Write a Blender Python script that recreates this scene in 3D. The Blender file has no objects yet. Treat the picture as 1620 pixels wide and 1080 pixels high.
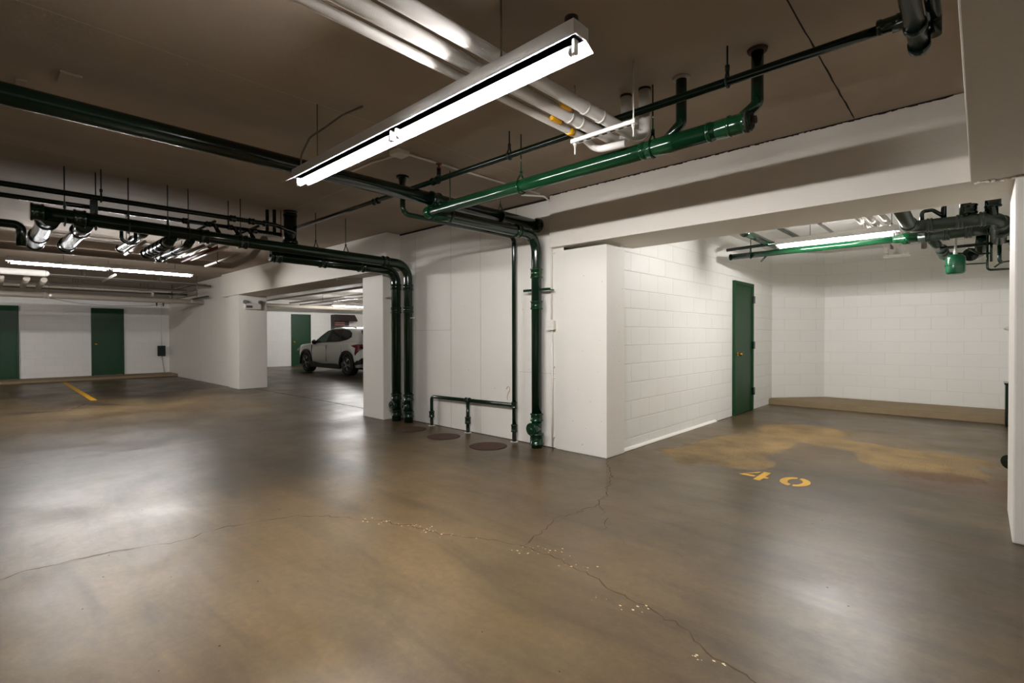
import bpy, bmesh, math, random
from mathutils import Vector, Matrix
random.seed(4)
C = bpy.context.scene.collection
S = bpy.context.scene

# ------------------------------------------------------------------ camera, world, exposure
cam = bpy.data.cameras.new('camera'); cam.sensor_width = 36; cam.lens = 789.4*36/1620
cam.clip_start = 0.05; cam.clip_end = 200
camo = bpy.data.objects.new('camera', cam); C.objects.link(camo)
yaw, pit, rol = 0.7550358, -0.0109864, -0.002007
f = Vector((-math.sin(yaw)*math.cos(pit), math.cos(yaw)*math.cos(pit), math.sin(pit)))
r0 = Vector((math.cos(yaw), math.sin(yaw), 0)); u0 = r0.cross(f)
r = r0*math.cos(rol)+u0*math.sin(rol); u = -r0*math.sin(rol)+u0*math.cos(rol)
M4 = Matrix((r, u, -f)).transposed().to_4x4(); M4.translation = Vector((0, 0, 1.24))
camo.matrix_world = M4
S.camera = camo
W = bpy.data.worlds.new('world'); S.world = W; W.use_nodes = True
W.node_tree.nodes['Background'].inputs[0].default_value = (0.02, 0.02, 0.02, 1)
W.node_tree.nodes['Background'].inputs[1].default_value = 0.0
S.view_settings.view_transform = 'Standard'; S.view_settings.look = 'None'
S.view_settings.gamma = 1; S.view_settings.use_curve_mapping = False
S.view_settings.exposure = 3.26
S.cycles.max_bounces = 8; S.cycles.diffuse_bounces = 6; S.cycles.glossy_bounces = 4
S.cycles.sample_clamp_indirect = 6
TUBE = 34.0            # radiance of the fluorescent tubes

# ------------------------------------------------------------------ materials
def srgb(*c):
    return tuple(((v/255)/12.92 if v/255 <= .04045 else ((v/255+.055)/1.055)**2.4) for v in c)+(1,)
def mat(name, col, rough=.5, metal=0, spec=.5, noise=0, nscale=8, bump=0, bscale=60, coat=0, emit=None, es=0):
    m = bpy.data.materials.new(name); m.use_nodes = True; nt = m.node_tree; b = nt.nodes['Principled BSDF']
    b.inputs['Base Color'].default_value = col; b.inputs['Roughness'].default_value = rough
    b.inputs['Metallic'].default_value = metal; b.inputs['Specular IOR Level'].default_value = spec
    b.inputs['Coat Weight'].default_value = coat
    tc = nt.nodes.new('ShaderNodeTexCoord')
    if noise:
        n = nt.nodes.new('ShaderNodeTexNoise'); n.inputs['Scale'].default_value = nscale; n.inputs['Detail'].default_value = 6
        nt.links.new(tc.outputs['Object'], n.inputs['Vector'])
        mx = nt.nodes.new('ShaderNodeMix'); mx.data_type = 'RGBA'
        mx.inputs[6].default_value = tuple(c*(1-noise) for c in col[:3])+(1,)
        mx.inputs[7].default_value = tuple(min(1, c*(1+noise)) for c in col[:3])+(1,)
        nt.links.new(n.outputs['Fac'], mx.inputs[0]); nt.links.new(mx.outputs[2], b.inputs['Base Color'])
    if bump:
        n = nt.nodes.new('ShaderNodeTexNoise'); n.inputs['Scale'].default_value = bscale; n.inputs['Detail'].default_value = 4
        nt.links.new(tc.outputs['Object'], n.inputs['Vector'])
        bp = nt.nodes.new('ShaderNodeBump'); bp.inputs['Strength'].default_value = bump; bp.inputs['Distance'].default_value = .004
        nt.links.new(n.outputs['Fac'], bp.inputs['Height']); nt.links.new(bp.outputs[0], b.inputs['Normal'])
    if emit:
        b.inputs['Emission Color'].default_value = emit; b.inputs['Emission Strength'].default_value = es
    return m

WALLC = srgb(231, 228, 220)
M = {}
M['wall'] = mat('white_wall_paint', WALLC, .55, noise=.035, nscale=2.5, bump=.25, bscale=90)
M['beam'] = mat('white_beam_paint', srgb(228, 223, 214), .6, noise=.03, nscale=2, bump=.3, bscale=60)
M['green'] = mat('green_pipe_paint', srgb(8, 46, 24), .14, spec=.6, noise=.12, nscale=14, bump=.05, bscale=40)
M['green_door'] = mat('green_door_paint', srgb(13, 60, 29), .42, spec=.3, noise=.05, nscale=6)
M['green_dark_shaded'] = mat('dark_shaded_green_paint', srgb(6, 25, 16), .16, noise=.12, nscale=14, bump=.05, bscale=40)  # the pipe green with slab shade put into the colour; also dark boxes
M['green_half_shaded'] = mat('half_shaded_green_pipe_paint', srgb(7, 33, 19), .15, spec=.6, noise=.12, nscale=14, bump=.05, bscale=40)  # the same pipe green, partly darkened in the colour for unlit runs
M['green_sheen'] = mat('sheened_green_pipe_paint', srgb(44, 58, 49), .28, spec=.6, noise=.1, nscale=14)  # pipe green with its grey sheen painted into the base colour
M['green_tank'] = mat('green_tank_paint', srgb(16, 84, 54), .2, spec=.6)
M['cream_grey'] = mat('grey_cream_jacket', srgb(132, 122, 110), .5, noise=.05, nscale=8)  # greyer, darker cream for the wide pipe
M['steel'] = mat('painted_steel_white', srgb(215, 213, 208), .35)
M['wire'] = mat('grey_metal', srgb(120, 116, 110), .35, metal=.6)
M['rod'] = mat('dark_rod', srgb(22, 38, 30), .4)
M['rust'] = mat('rusty_iron', srgb(64, 36, 20), .7, noise=.35, nscale=25, bump=.5, bscale=70)
M['rust_dark'] = mat('dark_rust', srgb(24, 15, 12), .7, noise=.3, nscale=25)
M['rust_red'] = mat('red_rust', srgb(110, 30, 24), .6)
M['yellow'] = mat('yellow_tag', srgb(214, 160, 20), .5)
M['brass'] = mat('brass', srgb(214, 160, 60), .25, metal=1)
M['copper'] = mat('orange_fitting', srgb(150, 74, 40), .4, metal=.4)
M['cream'] = mat('cream_insulation', srgb(172, 163, 150), .5, noise=.05, nscale=8)
M['crack'] = mat('crack_dirt', srgb(74, 58, 40), .9)
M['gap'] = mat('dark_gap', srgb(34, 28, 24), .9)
M['seam'] = mat('wall_seam', srgb(186, 178, 168), .7)
M['chip'] = mat('paint_chip', srgb(226, 210, 170), .7)
M['stain'] = mat('rust_stain', srgb(186, 146, 104), .8)
M['speck'] = mat('dark_speck', srgb(110, 96, 80), .8)
M['ceiling_white'] = mat('whiter_slab', srgb(222, 220, 214), .7, noise=.04, nscale=3, bump=.3, bscale=40)
M['reflector'] = mat('white_reflector', srgb(235, 236, 240), .12, spec=.8)
M['tube'] = mat('lit_tube', (1, 1, 1, 1), .5, emit=(1, .965, .945, 1), es=TUBE)
M['tubecap'] = mat('tube_cap', srgb(150, 150, 152), .3, metal=.7)
M['black'] = mat('black_plastic', srgb(14, 14, 15), .45)
M['rubber'] = mat('tyre_rubber', srgb(16, 16, 17), .7)
M['glass_dark'] = mat('tinted_car_glass', srgb(12, 16, 18), .05, spec=.8)
M['glass_green'] = mat('green_car_glass', srgb(96, 132, 122), .08, spec=.8)
M['carwhite'] = mat('white_car_paint', srgb(238, 238, 234), .25, coat=1)
M['alloy'] = mat('alloy_wheel', srgb(170, 170, 172), .25, metal=.9)
M['taillight'] = mat('red_tail_light', srgb(120, 10, 16), .15, coat=1)
M['headlight'] = mat('clear_headlight', srgb(190, 195, 200), .1, coat=1)
M['louver'] = mat('red_louver_slats', srgb(150, 96, 94), .5)
M['louver_hood'] = mat('dark_louver_hood', srgb(52, 40, 38), .6)
M['wood'] = mat('kerb_concrete', srgb(140, 122, 94), .8, noise=.2, nscale=6, bump=.6, bscale=50)

def white_ribbed():
    m = mat('white_pvc_jacket', srgb(230, 227, 222), .3, spec=.9); nt = m.node_tree; b = nt.nodes['Principled BSDF']
    tc = nt.nodes.new('ShaderNodeTexCoord'); wv = nt.nodes.new('ShaderNodeTexWave'); wv.bands_direction = 'Y'
    wv.inputs['Scale'].default_value = 30; wv.inputs['Distortion'].default_value = 0; wv.inputs['Detail'].default_value = 0
    nt.links.new(tc.outputs['Object'], wv.inputs['Vector'])
    bp = nt.nodes.new('ShaderNodeBump'); bp.inputs['Strength'].default_value = .15; bp.inputs['Distance'].default_value = .001
    nt.links.new(wv.outputs['Fac'], bp.inputs['Height']); nt.links.new(bp.outputs[0], b.inputs['Normal'])
    return m
M['white_pipe'] = white_ribbed()

def ceiling_mat():
    m = mat('painted_concrete_ceiling', srgb(176, 162, 145), .8); nt = m.node_tree; b = nt.nodes['Principled BSDF']
    tc = nt.nodes.new('ShaderNodeTexCoord')
    mp = nt.nodes.new('ShaderNodeMapping'); mp.inputs['Scale'].default_value = (1.2, .35, 1)
    nt.links.new(tc.outputs['Object'], mp.inputs['Vector'])
    n = nt.nodes.new('ShaderNodeTexNoise'); n.inputs['Scale'].default_value = 1.1; n.inputs['Detail'].default_value = 7
    nt.links.new(mp.outputs[0], n.inputs['Vector'])
    cr = nt.nodes.new('ShaderNodeValToRGB')
    cr.color_ramp.elements[0].position = .3; cr.color_ramp.elements[0].color = srgb(156, 141, 124)
    cr.color_ramp.elements[1].position = .7; cr.color_ramp.elements[1].color = srgb(175, 161, 145)
    nt.links.new(n.outputs['Fac'], cr.inputs[0]); nt.links.new(cr.outputs[0], b.inputs['Base Color'])
    n2 = nt.nodes.new('ShaderNodeTexNoise'); n2.inputs['Scale'].default_value = 40
    nt.links.new(tc.outputs['Object'], n2.inputs['Vector'])
    bp = nt.nodes.new('ShaderNodeBump'); bp.inputs['Strength'].default_value = .3; bp.inputs['Distance'].default_value = .003
    nt.links.new(n2.outputs['Fac'], bp.inputs['Height']); nt.links.new(bp.outputs[0], b.inputs['Normal'])
    return m
M['ceiling'] = ceiling_mat()

def block_mat(name, horiz, zoff, bumpd=.0045):
    """painted concrete block, courses of 203 mm; horiz = 'x' or 'y' is the wall's running direction"""
    m = bpy.data.materials.new(name); m.use_nodes = True; nt = m.node_tree; b = nt.nodes['Principled BSDF']
    b.inputs['Roughness'].default_value = .5
    tc = nt.nodes.new('ShaderNodeTexCoord'); sp = nt.nodes.new('ShaderNodeSeparateXYZ'); cb = nt.nodes.new('ShaderNodeCombineXYZ')
    nt.links.new(tc.outputs['Object'], sp.inputs[0])
    nt.links.new(sp.outputs['X' if horiz == 'x' else 'Y'], cb.inputs[0])
    ad = nt.nodes.new('ShaderNodeMath'); ad.operation = 'SUBTRACT'; ad.inputs[1].default_value = zoff
    nt.links.new(sp.outputs['Z'], ad.inputs[0]); nt.links.new(ad.outputs[0], cb.inputs[1])
    br = nt.nodes.new('ShaderNodeTexBrick'); br.inputs['Scale'].default_value = 1
    br.inputs['Brick Width'].default_value = .4064; br.inputs['Row Height'].default_value = .2032
    br.inputs['Mortar Size'].default_value = .006; br.inputs['Mortar Smooth'].default_value = .6
    br.inputs['Color1'].default_value = srgb(233, 233, 228); br.inputs['Color2'].default_value = srgb(235, 235, 230)
    br.inputs['Mortar'].default_value = srgb(226, 224, 216)
    nt.links.new(cb.outputs[0], br.inputs['Vector'])
    nt.links.new(br.outputs['Color'], b.inputs['Base Color'])
    n = nt.nodes.new('ShaderNodeTexNoise'); n.inputs['Scale'].default_value = 70; n.inputs['Detail'].default_value = 5
    nt.links.new(tc.outputs['Object'], n.inputs['Vector'])
    m1 = nt.nodes.new('ShaderNodeMath'); m1.operation = 'MULTIPLY_ADD'; m1.inputs[1].default_value = -1; 
    nt.links.new(br.outputs['Fac'], m1.inputs[0])
    m2 = nt.nodes.new('ShaderNodeMath'); m2.operation = 'MULTIPLY'; m2.inputs[1].default_value = .3
    nt.links.new(n.outputs['Fac'], m2.inputs[0]); nt.links.new(m2.outputs[0], m1.inputs[2])
    bp = nt.nodes.new('ShaderNodeBump'); bp.inputs['Strength'].default_value = .7; bp.inputs['Distance'].default_value = bumpd
    nt.links.new(m1.outputs[0], bp.inputs['Height']); nt.links.new(bp.outputs[0], b.inputs['Normal'])
    return m
M['block_y'] = block_mat('painted_block_along_y', 'y', .118)
M['block_x'] = block_mat('painted_block_along_x', 'x', .118, .0018)
M['block_far'] = block_mat('painted_block_far', 'y', .02, .0015)

def floor_mat():
    m = bpy.data.materials.new('sealed_concrete_floor'); m.use_nodes = True; nt = m.node_tree; b = nt.nodes['Principled BSDF']
    N = nt.nodes.new; L = nt.links.new
    tc = N('ShaderNodeTexCoord')
    def noise(sc, det=6, rg=.55, vec=None, dist=0):
        n = N('ShaderNodeTexNoise'); n.inputs['Scale'].default_value = sc; n.inputs['Detail'].default_value = det
        n.inputs['Roughness'].default_value = rg; n.inputs['Distortion'].default_value = dist
        L(vec or tc.outputs['Object'], n.inputs['Vector']); return n.outputs['Fac']
    def ramp(fac, stops):
        c = N('ShaderNodeValToRGB'); e = c.color_ramp.elements
        e[0].position, e[0].color = stops[0]; e[1].position, e[1].color = stops[-1]
        for p, q in stops[1:-1]:
            x = e.new(p); x.color = q
        L(fac, c.inputs[0]); return c.outputs[0]
    def mix(fac, a, bb, mode='MIX'):
        x = N('ShaderNodeMix'); x.data_type = 'RGBA'; x.blend_type = mode
        if isinstance(fac, float): x.inputs[0].default_value = fac
        else: L(fac, x.inputs[0])
        for s, v in ((6, a), (7, bb)):
            if isinstance(v, tuple): x.inputs[s].default_value = v
            else: L(v, x.inputs[s])
        return x.outputs[2]
    g = lambda v: (v, v, v, 1)
    base = ramp(noise(.55, 8, .6, dist=.4), [(.3, srgb(66, 53, 34)), (.5, srgb(86, 70, 45)), (.66, srgb(102, 85, 58))])
    mp = N('ShaderNodeMapping'); mp.inputs['Scale'].default_value = (.5, 2.4, 1); L(tc.outputs['Object'], mp.inputs['Vector'])
    streak = ramp(noise(1.6, 8, .65, vec=mp.outputs[0], dist=.6), [(.36, g(.66)), (.5, g(.98)), (.66, g(1.2))])
    col = mix(1.0, base, streak, 'MULTIPLY')
    fine = ramp(noise(22, 8, .75), [(.35, g(.80)), (.65, g(1.14))])
    col = mix(1.0, col, fine, 'MULTIPLY')
    sp = N('ShaderNodeSeparateXYZ'); L(tc.outputs['Object'], sp.inputs[0])
    # helper: elliptical mask with noise-torn edge
    nz = noise(4.5, 10, .72)
    def mask(cx, cy, rx, ry, ang=0, soft=.18, tear=.9):
        v = N('ShaderNodeVectorMath'); v.operation = 'SUBTRACT'; v.inputs[1].default_value = (cx, cy, 0); L(tc.outputs['Object'], v.inputs[0])
        ro = N('ShaderNodeVectorRotate'); ro.rotation_type = 'Z_AXIS'; ro.inputs['Angle'].default_value = -ang; L(v.outputs[0], ro.inputs['Vector'])
        dv = N('ShaderNodeVectorMath'); dv.operation = 'DIVIDE'; dv.inputs[1].default_value = (rx, ry, 1); L(ro.outputs[0], dv.inputs[0])
        ln = N('ShaderNodeVectorMath'); ln.operation = 'LENGTH'; L(dv.outputs[0], ln.inputs[0])
        a = N('ShaderNodeMath'); a.operation = 'MULTIPLY_ADD'; a.inputs[1].default_value = tear; L(nz, a.inputs[0]); L(ln.outputs['Value'], a.inputs[2])
        mr = N('ShaderNodeMapRange'); mr.inputs['From Min'].default_value = 1+tear*.5+soft/2; mr.inputs['From Max'].default_value = 1+tear*.5-soft/2
        L(a.outputs[0], mr.inputs['Value']); return mr.outputs[0]
    def scale(fac, k):
        x = N('ShaderNodeMath'); x.operation = 'MULTIPLY'; x.inputs[1].default_value = k; L(fac, x.inputs[0]); return x.outputs[0]
    grit = mix(1.0, ramp(noise(75, 6, .85), [(.36, srgb(84, 64, 34)), (.64, srgb(158, 132, 84))]), ramp(noise(2.2, 6, .65), [(.35, g(.55)), (.65, g(1.2))]), 'MULTIPLY')
    worn = None
    for (cx, cy, rx, ry, an) in ((-1.98, 5.85, .42, 1.15, -.15), (-2.12, 5.1, .42, .28, 0), (-1.72, 5.1, .3, .28, .5), (-1.1, 6.7, .95, .3, -.15), (-1.7, 7.3, .5, .5, 0), (-.45, 6.15, .45, .6, .6), (-.35, 6.6, .45, .3, 0)):
        k = mask(cx, cy, rx, ry, an)
        if worn is None: worn = k
        else:
            x = N('ShaderNodeMath'); x.operation = 'MAXIMUM'; L(worn, x.inputs[0]); L(k, x.inputs[1]); worn = x.outputs[0]
    # damp dark zone round the number, brown stain by the right pillar
    damp = mask(-1.25, 4.95, 1.3, .55, 0, .8, .6)
    col = mix(scale(damp, .35), col, srgb(60, 50, 37))
    edge = N('ShaderNodeMapRange'); edge.inputs['From Min'].default_value = .25; edge.inputs['From Max'].default_value = .5; L(worn, edge.inputs['Value'])
    col = mix(scale(worn, .85), col, grit)
    col = mix(scale(mask(-.02, 5.55, .6, .38, -.1, .3), .75), col, srgb(78, 52, 30))
    # stains in front of the doors on the far left
    for (cx, cy, rx, ry, an, kk) in ((-13.6, 2.2, 1.9, .6, .3, .9), (-14.2, 3.2, 1.6, .7, -.4, .85), (-12.2, 1.25, 1.0, .16, .5, .95), (-14.6, .8, 1.8, .35, .1, .85), (-11.3, .6, .5, .12, 1.2, .9), (-9, 4.6, 2.4, .5, 0, .5), (-15.5, 4.2, 2.5, .5, 0, .4)):
        col = mix(scale(mask(cx, cy, rx, ry, an, .5), kk), col, srgb(48, 36, 25))
    L(col, b.inputs['Base Color'])
    rr = ramp(noise(1.3, 8, .6, dist=.3), [(.35, g(.31)), (.65, g(.45))])
    rg = mix(worn, rr, g(.85)); L(rg, b.inputs['Roughness'])
    b.inputs['Specular IOR Level'].default_value = .5
    bp = N('ShaderNodeBump'); bp.inputs['Strength'].default_value = .25; bp.inputs['Distance'].default_value = .004
    L(noise(5, 10, .65), bp.inputs['Height'])
    bp2 = N('ShaderNodeBump'); bp2.inputs['Strength'].default_value = .15; bp2.inputs['Distance'].default_value = .002
    L(noise(90, 4, .6), bp2.inputs['Height']); L(bp.outputs[0], bp2.inputs['Normal']); L(bp2.outputs[0], b.inputs['Normal'])
    return m
M['floor'] = floor_mat()
M['paint_yellow'] = mat('worn_yellow_paint', srgb(206, 156, 12), .6, noise=.18, nscale=40)

# ------------------------------------------------------------------ mesh helpers
def box(bm, x0, x1, y0, y1, z0, z1, bev=0, mi=0):
    vs = [bm.verts.new((x, y, z)) for x in (x0, x1) for y in (y0, y1) for z in (z0, z1)]
    fs = [bm.faces.new([vs[i] for i in q]) for q in ((0, 1, 3, 2), (4, 6, 7, 5), (0, 4, 5, 1), (2, 3, 7, 6), (0, 2, 6, 4), (1, 5, 7, 3))]
    for q in fs: q.material_index = mi
    if bev:
        es = set(e for q in fs for e in q.edges)
        bmesh.ops.bevel(bm, geom=list(es), offset=bev, segments=2, affect='EDGES', profile=.6)
    return fs
def fillet(pts, R, n=7):
    pts = [Vector(p) for p in pts]
    if R <= 0 or len(pts) < 3: return pts
    out = [pts[0]]
    for i in range(1, len(pts)-1):
        a, p, c = pts[i-1], pts[i], pts[i+1]
        d1 = (a-p); d2 = (c-p); l1 = d1.length; l2 = d2.length; d1.normalize(); d2.normalize()
        ang = d1.angle(d2)
        if abs(ang-math.pi) < .02: out.append(p); continue
        t = min(R/math.tan(ang/2), l1*.48, l2*.48); Rr = t*math.tan(ang/2)
        p1 = p+d1*t; p2 = p+d2*t; bis = (d1+d2).normalized(); cc = p+bis*(Rr/math.sin(ang/2))
        v1 = p1-cc; v2 = p2-cc; tot = v1.angle(v2); ax = v1.cross(v2).normalized()
        for k in range(n+1):
            out.append(cc+Matrix.Rotation(tot*k/n, 3, ax) @ v1)
    out.append(pts[-1]); return out
def tube(bm, pts, rad, R=0, seg=18, cap=True, mi=0):
    """round pipe swept along pts; rad is one radius or one per point"""
    P = fillet(pts, R); n = len(P)
    rads = rad if isinstance(rad, (list, tuple)) else [rad]*n
    t0 = (P[1]-P[0]).normalized(); a = Vector((0, 0, 1)) if abs(t0.z) < .9 else Vector((1, 0, 0))
    nrm = t0.cross(a).normalized(); rings = []
    for i, p in enumerate(P):
        t = ((P[i]-P[i-1]).normalized() if i else t0)
        if i < n-1: t = (t+(P[i+1]-P[i]).normalized()).normalized()
        nrm = (nrm-t*nrm.dot(t)).normalized(); bi = t.cross(nrm)
        rings.append([bm.verts.new(p+(nrm*math.cos(2*math.pi*k/seg)+bi*math.sin(2*math.pi*k/seg))*rads[i]) for k in range(seg)])
    for i in range(n-1):
        for k in range(seg):
            q = bm.faces.new((rings[i][k], rings[i][(k+1) % seg], rings[i+1][(k+1) % seg], rings[i+1][k])); q.smooth = True; q.material_index = mi
    if cap:
        q = bm.faces.new(rings[0][::-1]); q.material_index = mi
        q = bm.faces.new(rings[-1]); q.material_index = mi
def lathe(bm, c, axis, prof, seg=24):
    """turned shape: prof = [(distance along axis, radius)...]"""
    c = Vector(c); ax = Vector(axis).normalized()
    P = [c+ax*d for d, _ in prof]; a = Vector((0, 0, 1)) if abs(ax.z) < .9 else Vector((1, 0, 0))
    n = ax.cross(a).normalized(); b = ax.cross(n)
    rings = [[bm.verts.new(p+(n*math.cos(2*math.pi*k/seg)+b*math.sin(2*math.pi*k/seg))*rr) for k in range(seg)] for p, (_, rr) in zip(P, prof)]
    for i in range(len(rings)-1):
        steep = abs(prof[i][1]-prof[i+1][1]) < abs(prof[i][0]-prof[i+1][0])*3+1e-6
        for k in range(seg):
            q = bm.faces.new((rings[i][k], rings[i][(k+1) % seg], rings[i+1][(k+1) % seg], rings[i+1][k])); q.smooth = steep
    bm.faces.new(rings[0][::-1]); bm.faces.new(rings[-1])
def prism(bm, poly, axis, a0, a1, mi=0):
    """outline in the two other axes extruded from a0 to a1"""
    def mk(p, a):
        if axis == 'x': return (a, p[0], p[1])
        if axis == 'y': return (p[0], a, p[1])
        return (p[0], p[1], a)
    A = [bm.verts.new(mk(p, a0)) for p in poly]; B = [bm.verts.new(mk(p, a1)) for p in poly]
    n = len(poly); fs = [bm.faces.new(A), bm.faces.new(B[::-1])]
    for i in range(n): fs.append(bm.faces.new((A[i], B[i], B[(i+1) % n], A[(i+1) % n])))
    for q in fs: q.material_index = mi
    return fs
def strip(bm, pts, w, z, mi=1, jit=0):
    """thin ribbon lying at height z along pts (x,y)"""
    prev = None
    for i, p in enumerate(pts):
        a = pts[max(0, i-1)]; c = pts[min(len(pts)-1, i+1)]
        d = Vector((c[0]-a[0], c[1]-a[1])).normalized(); n = Vector((-d.y, d.x))
        ww = w*(1+random.uniform(-jit, jit))
        if i in (0, len(pts)-1) and jit: ww *= .3
        cur = (bm.verts.new((p[0]+n.x*ww/2, p[1]+n.y*ww/2, z)), bm.verts.new((p[0]-n.x*ww/2, p[1]-n.y*ww/2, z)))
        if prev:
            q = bm.faces.new((prev[0], prev[1], cur[1], cur[0])); q.material_index = mi
        prev = cur
def wander(pts, step=.06, amp=.012):
    out = []
    for (x0, y0), (x1, y1) in zip(pts, pts[1:]):
        n = max(1, int(math.hypot(x1-x0, y1-y0)/step))
        for k in range(n):
            t = k/n; out.append((x0+(x1-x0)*t+random.gauss(0, amp), y0+(y1-y0)*t+random.gauss(0, amp)))
    out.append(pts[-1]); return out

def obj(name, bm, mats, parent=None, recalc=True):
    if recalc: bmesh.ops.recalc_face_normals(bm, faces=bm.faces)
    if parent is not None:
        o_ = parent
        off = Vector((0, 0, 0))
        while o_ is not None: off += o_.location; o_ = o_.parent
        bmesh.ops.translate(bm, verts=bm.verts, vec=-off)
    me = bpy.data.meshes.new(name); bm.to_mesh(me); bm.free()
    for m_ in (mats if isinstance(mats, (list, tuple)) else [mats]): me.materials.append(M[m_] if isinstance(m_, str) else m_)
    o = bpy.data.objects.new(name, me); C.objects.link(o)
    if parent is not None: o.parent = parent
    return o
def tag(o, label=None, cat=None, group=None, kind=None):
    if label: o['label'] = label
    if cat: o['category'] = cat
    if group: o['group'] = group
    if kind: o['kind'] = kind
    return o
def thing(name, label, cat, loc, group=None):
    o = bpy.data.objects.new(name, None); C.objects.link(o); o.location = loc; o.empty_display_size = .1
    return tag(o, label, cat, group)
def struct(name, bm, mats, label, cat='wall'):
    return tag(obj(name, bm, mats), label, cat, kind='structure')
def NB(): return bmesh.new()
def part_tube(name, pts, rad, R, m, parent, seg=18):
    b = NB(); tube(b, pts, rad, R, seg); return obj(name, b, m, parent)
def part_lathe(name, c, ax, prof, m, parent, seg=24):
    b = NB(); lathe(b, c, ax, prof, seg); return obj(name, b, m, parent)
def part_box(name, dims, m, parent, bev=.003):
    b = NB(); box(b, *dims, bev=bev); return obj(name, b, m, parent)
def hub(parent, c, ax, rr, ln=.09, m='green', name='coupling'):
    """cast coupling with two beads"""
    return part_lathe(name, c, ax, [(-ln/2, rr*.97), (-ln/2+.004, rr*1.10), (-ln/2+.018, rr*1.10), (-ln/2+.022, rr), (ln/2-.022, rr), (ln/2-.018, rr*1.10), (ln/2-.004, rr*1.10), (ln/2, rr*.97)], m, parent)

# ------------------------------------------------------------------ structure
CZ, BZ = 2.77, 2.20       # ceiling and beam undersides
bm = NB()
v = [bm.verts.new(p) for p in ((-22, -7, 0), (4.2, -7, 0), (4.2, 13, 0), (-22, 13, 0))]; bm.faces.new(v)
crA = [(-3.65, -.6), (-3.649, .052), (-3.681, .157), (-3.66, .383), (-3.613, .605), (-3.537, .812), (-3.574, 1.038), (-3.527, 1.261), (-3.438, 1.487), (-3.251, 1.639), (-2.934, 1.816), (-2.695, 1.915), (-2.447, 1.972), (-2.226, 2.096), (-1.966, 2.184), (-1.695, 2.182), (-1.46, 2.138), (-1.312, 2.097), (-1.072, 2.056), (-.914, 2.027), (-.743, 1.921), (-.626, 1.91), (-.4, 1.8)]
crB = [(-2.722, 4.255), (-2.369, 3.808), (-2.171, 3.394), (-2.046, 3.096), (-2.064, 2.894), (-2.102, 2.622), (-2.027, 2.449), (-1.966, 2.184)]
strip(bm, wander(crA, .035, .010), .006, .0008, 1, .7)
strip(bm, wander(crB, .035, .011), .006, .0008, 1, .7)
strip(bm, wander([(-2.05, 3.1), (-1.85, 2.9), (-1.75, 2.7)], .05, .008), .004, .0008, 1, .7)
strip(bm, wander([(-6.737, -.6), (-6.76, .8), (-6.8, 1.6), (-6.9, 3), (-6.98, 4.1)], .1, .004), .006, .0008, 1, .5)
strip(bm, wander([(-12.7, 4.44), (-9.6, 4.5), (-7.0, 4.49)], .1, .004), .03, .0008, 2, .4)
strip(bm, wander([(-11.1, -.5), (-11.29, 1.02), (-12.15, 1.336), (-12.5, 2.2)], .1, .02), .03, .0008, 1, .6)
strip(bm, wander([(-6.4, 4.318), (-3.4, 4.318)], .08, .002), .02, .0006, 1, .4)
strip(bm, wander([(-3.35, 4.305), (-2.745, 4.305)], .06, .001), .012, .0006, 1, .4)
strip(bm, wander([(-2.738, 4.3), (-2.738, 4.66)], .06, .001), .012, .0006, 1, .4)
strip(bm, wander([(-2.755, 4.66), (-2.78, 7.9)], .08, .004), .02, .0006, 1, .5)
strip(bm, wander([(-2.8, 9.74), (.5, 9.71)], .1, .002), .016, .0006, 2, .3)
strip(bm, wander([(-18.27, -6), (-18.27, 4.18)], .2, .005), .04, .0006, 2, .3)
for i in range(95):     # paint chips along the main crack
    k = random.choice([(-2.934, 1.816), (-2.75, 1.9), (-2.6, 1.93), (-2.5, 1.96), (-2.35, 2.03), (-1.9, 2.2), (-1.8, 2.25), (-1.85, 2.15), (-1.55, 2.18), (-1.25, 2.0), (-.75, 1.9)])
    x = k[0]+random.gauss(0, .07); y = k[1]+random.gauss(0, .022)+(x-k[0])*.3; s = random.uniform(.002, .008)
    vv = [bm.verts.new((x+s*math.cos(a)*random.uniform(.6, 1.5), y+s*math.sin(a)*random.uniform(.5, 1), .0012)) for a in (0, 1.3, 2.6, 3.9, 5.2)]
    q = bm.faces.new(vv); q.material_index = 3
for i in range(80):      # small dark pits
    x = random.uniform(-5, .2); y = random.uniform(.3, 4); s = random.uniform(.002, .006)
    vv = [bm.verts.new((x+s*math.cos(a)*random.uniform(.6, 1.5), y+s*math.sin(a), .0012)) for a in (0, 1.3, 2.6, 3.9, 5.2)]
    q = bm.faces.new(vv); q.material_index = 2
struct('floor', bm, ['floor', 'crack', 'gap', 'chip'], 'sealed brown concrete garage floor with cracks', 'floor')

bm = NB(); box(bm, -22, 4.2, -7, 13, CZ, CZ+.2)
for pts, w, mi in (([(-.652, .6), (-.655, 2.537), (-.664, 4.24)], .009, 2), ([(-3.2, -1), (-3.197, 1.278), (-3.176, 2.5), (-3.18, 4.2)], .006, 1), ([(-8, 2.585), (-4.2, 2.6)], .006, 1), ([(-1.98, 2.9), (-1.93, 4.24)], .005, 1), ([(-5.6, -1), (-5.6, 4.2)], .006, 1), ([(-9.5, -1), (-9.5, 4.1)], .008, 1), ([(-13, -1), (-13, 4.1)], .01, 1)):
    strip(bm, wander(pts, .08, .001), w, CZ-.001, mi, .3)
box(bm, -2.8, .5, 4.93, 10.75, CZ-.004, CZ+.01, mi=3); box(bm, -21.1, -6.5, 4.8, 12.95, CZ-.004, CZ+.01, mi=3)  # whiter ceiling tone over the bay and the car area
struct('ceiling', bm, ['ceiling', 'seam', 'gap', 'ceiling_white'], 'low grey brown painted concrete ceiling', 'ceiling')

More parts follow.
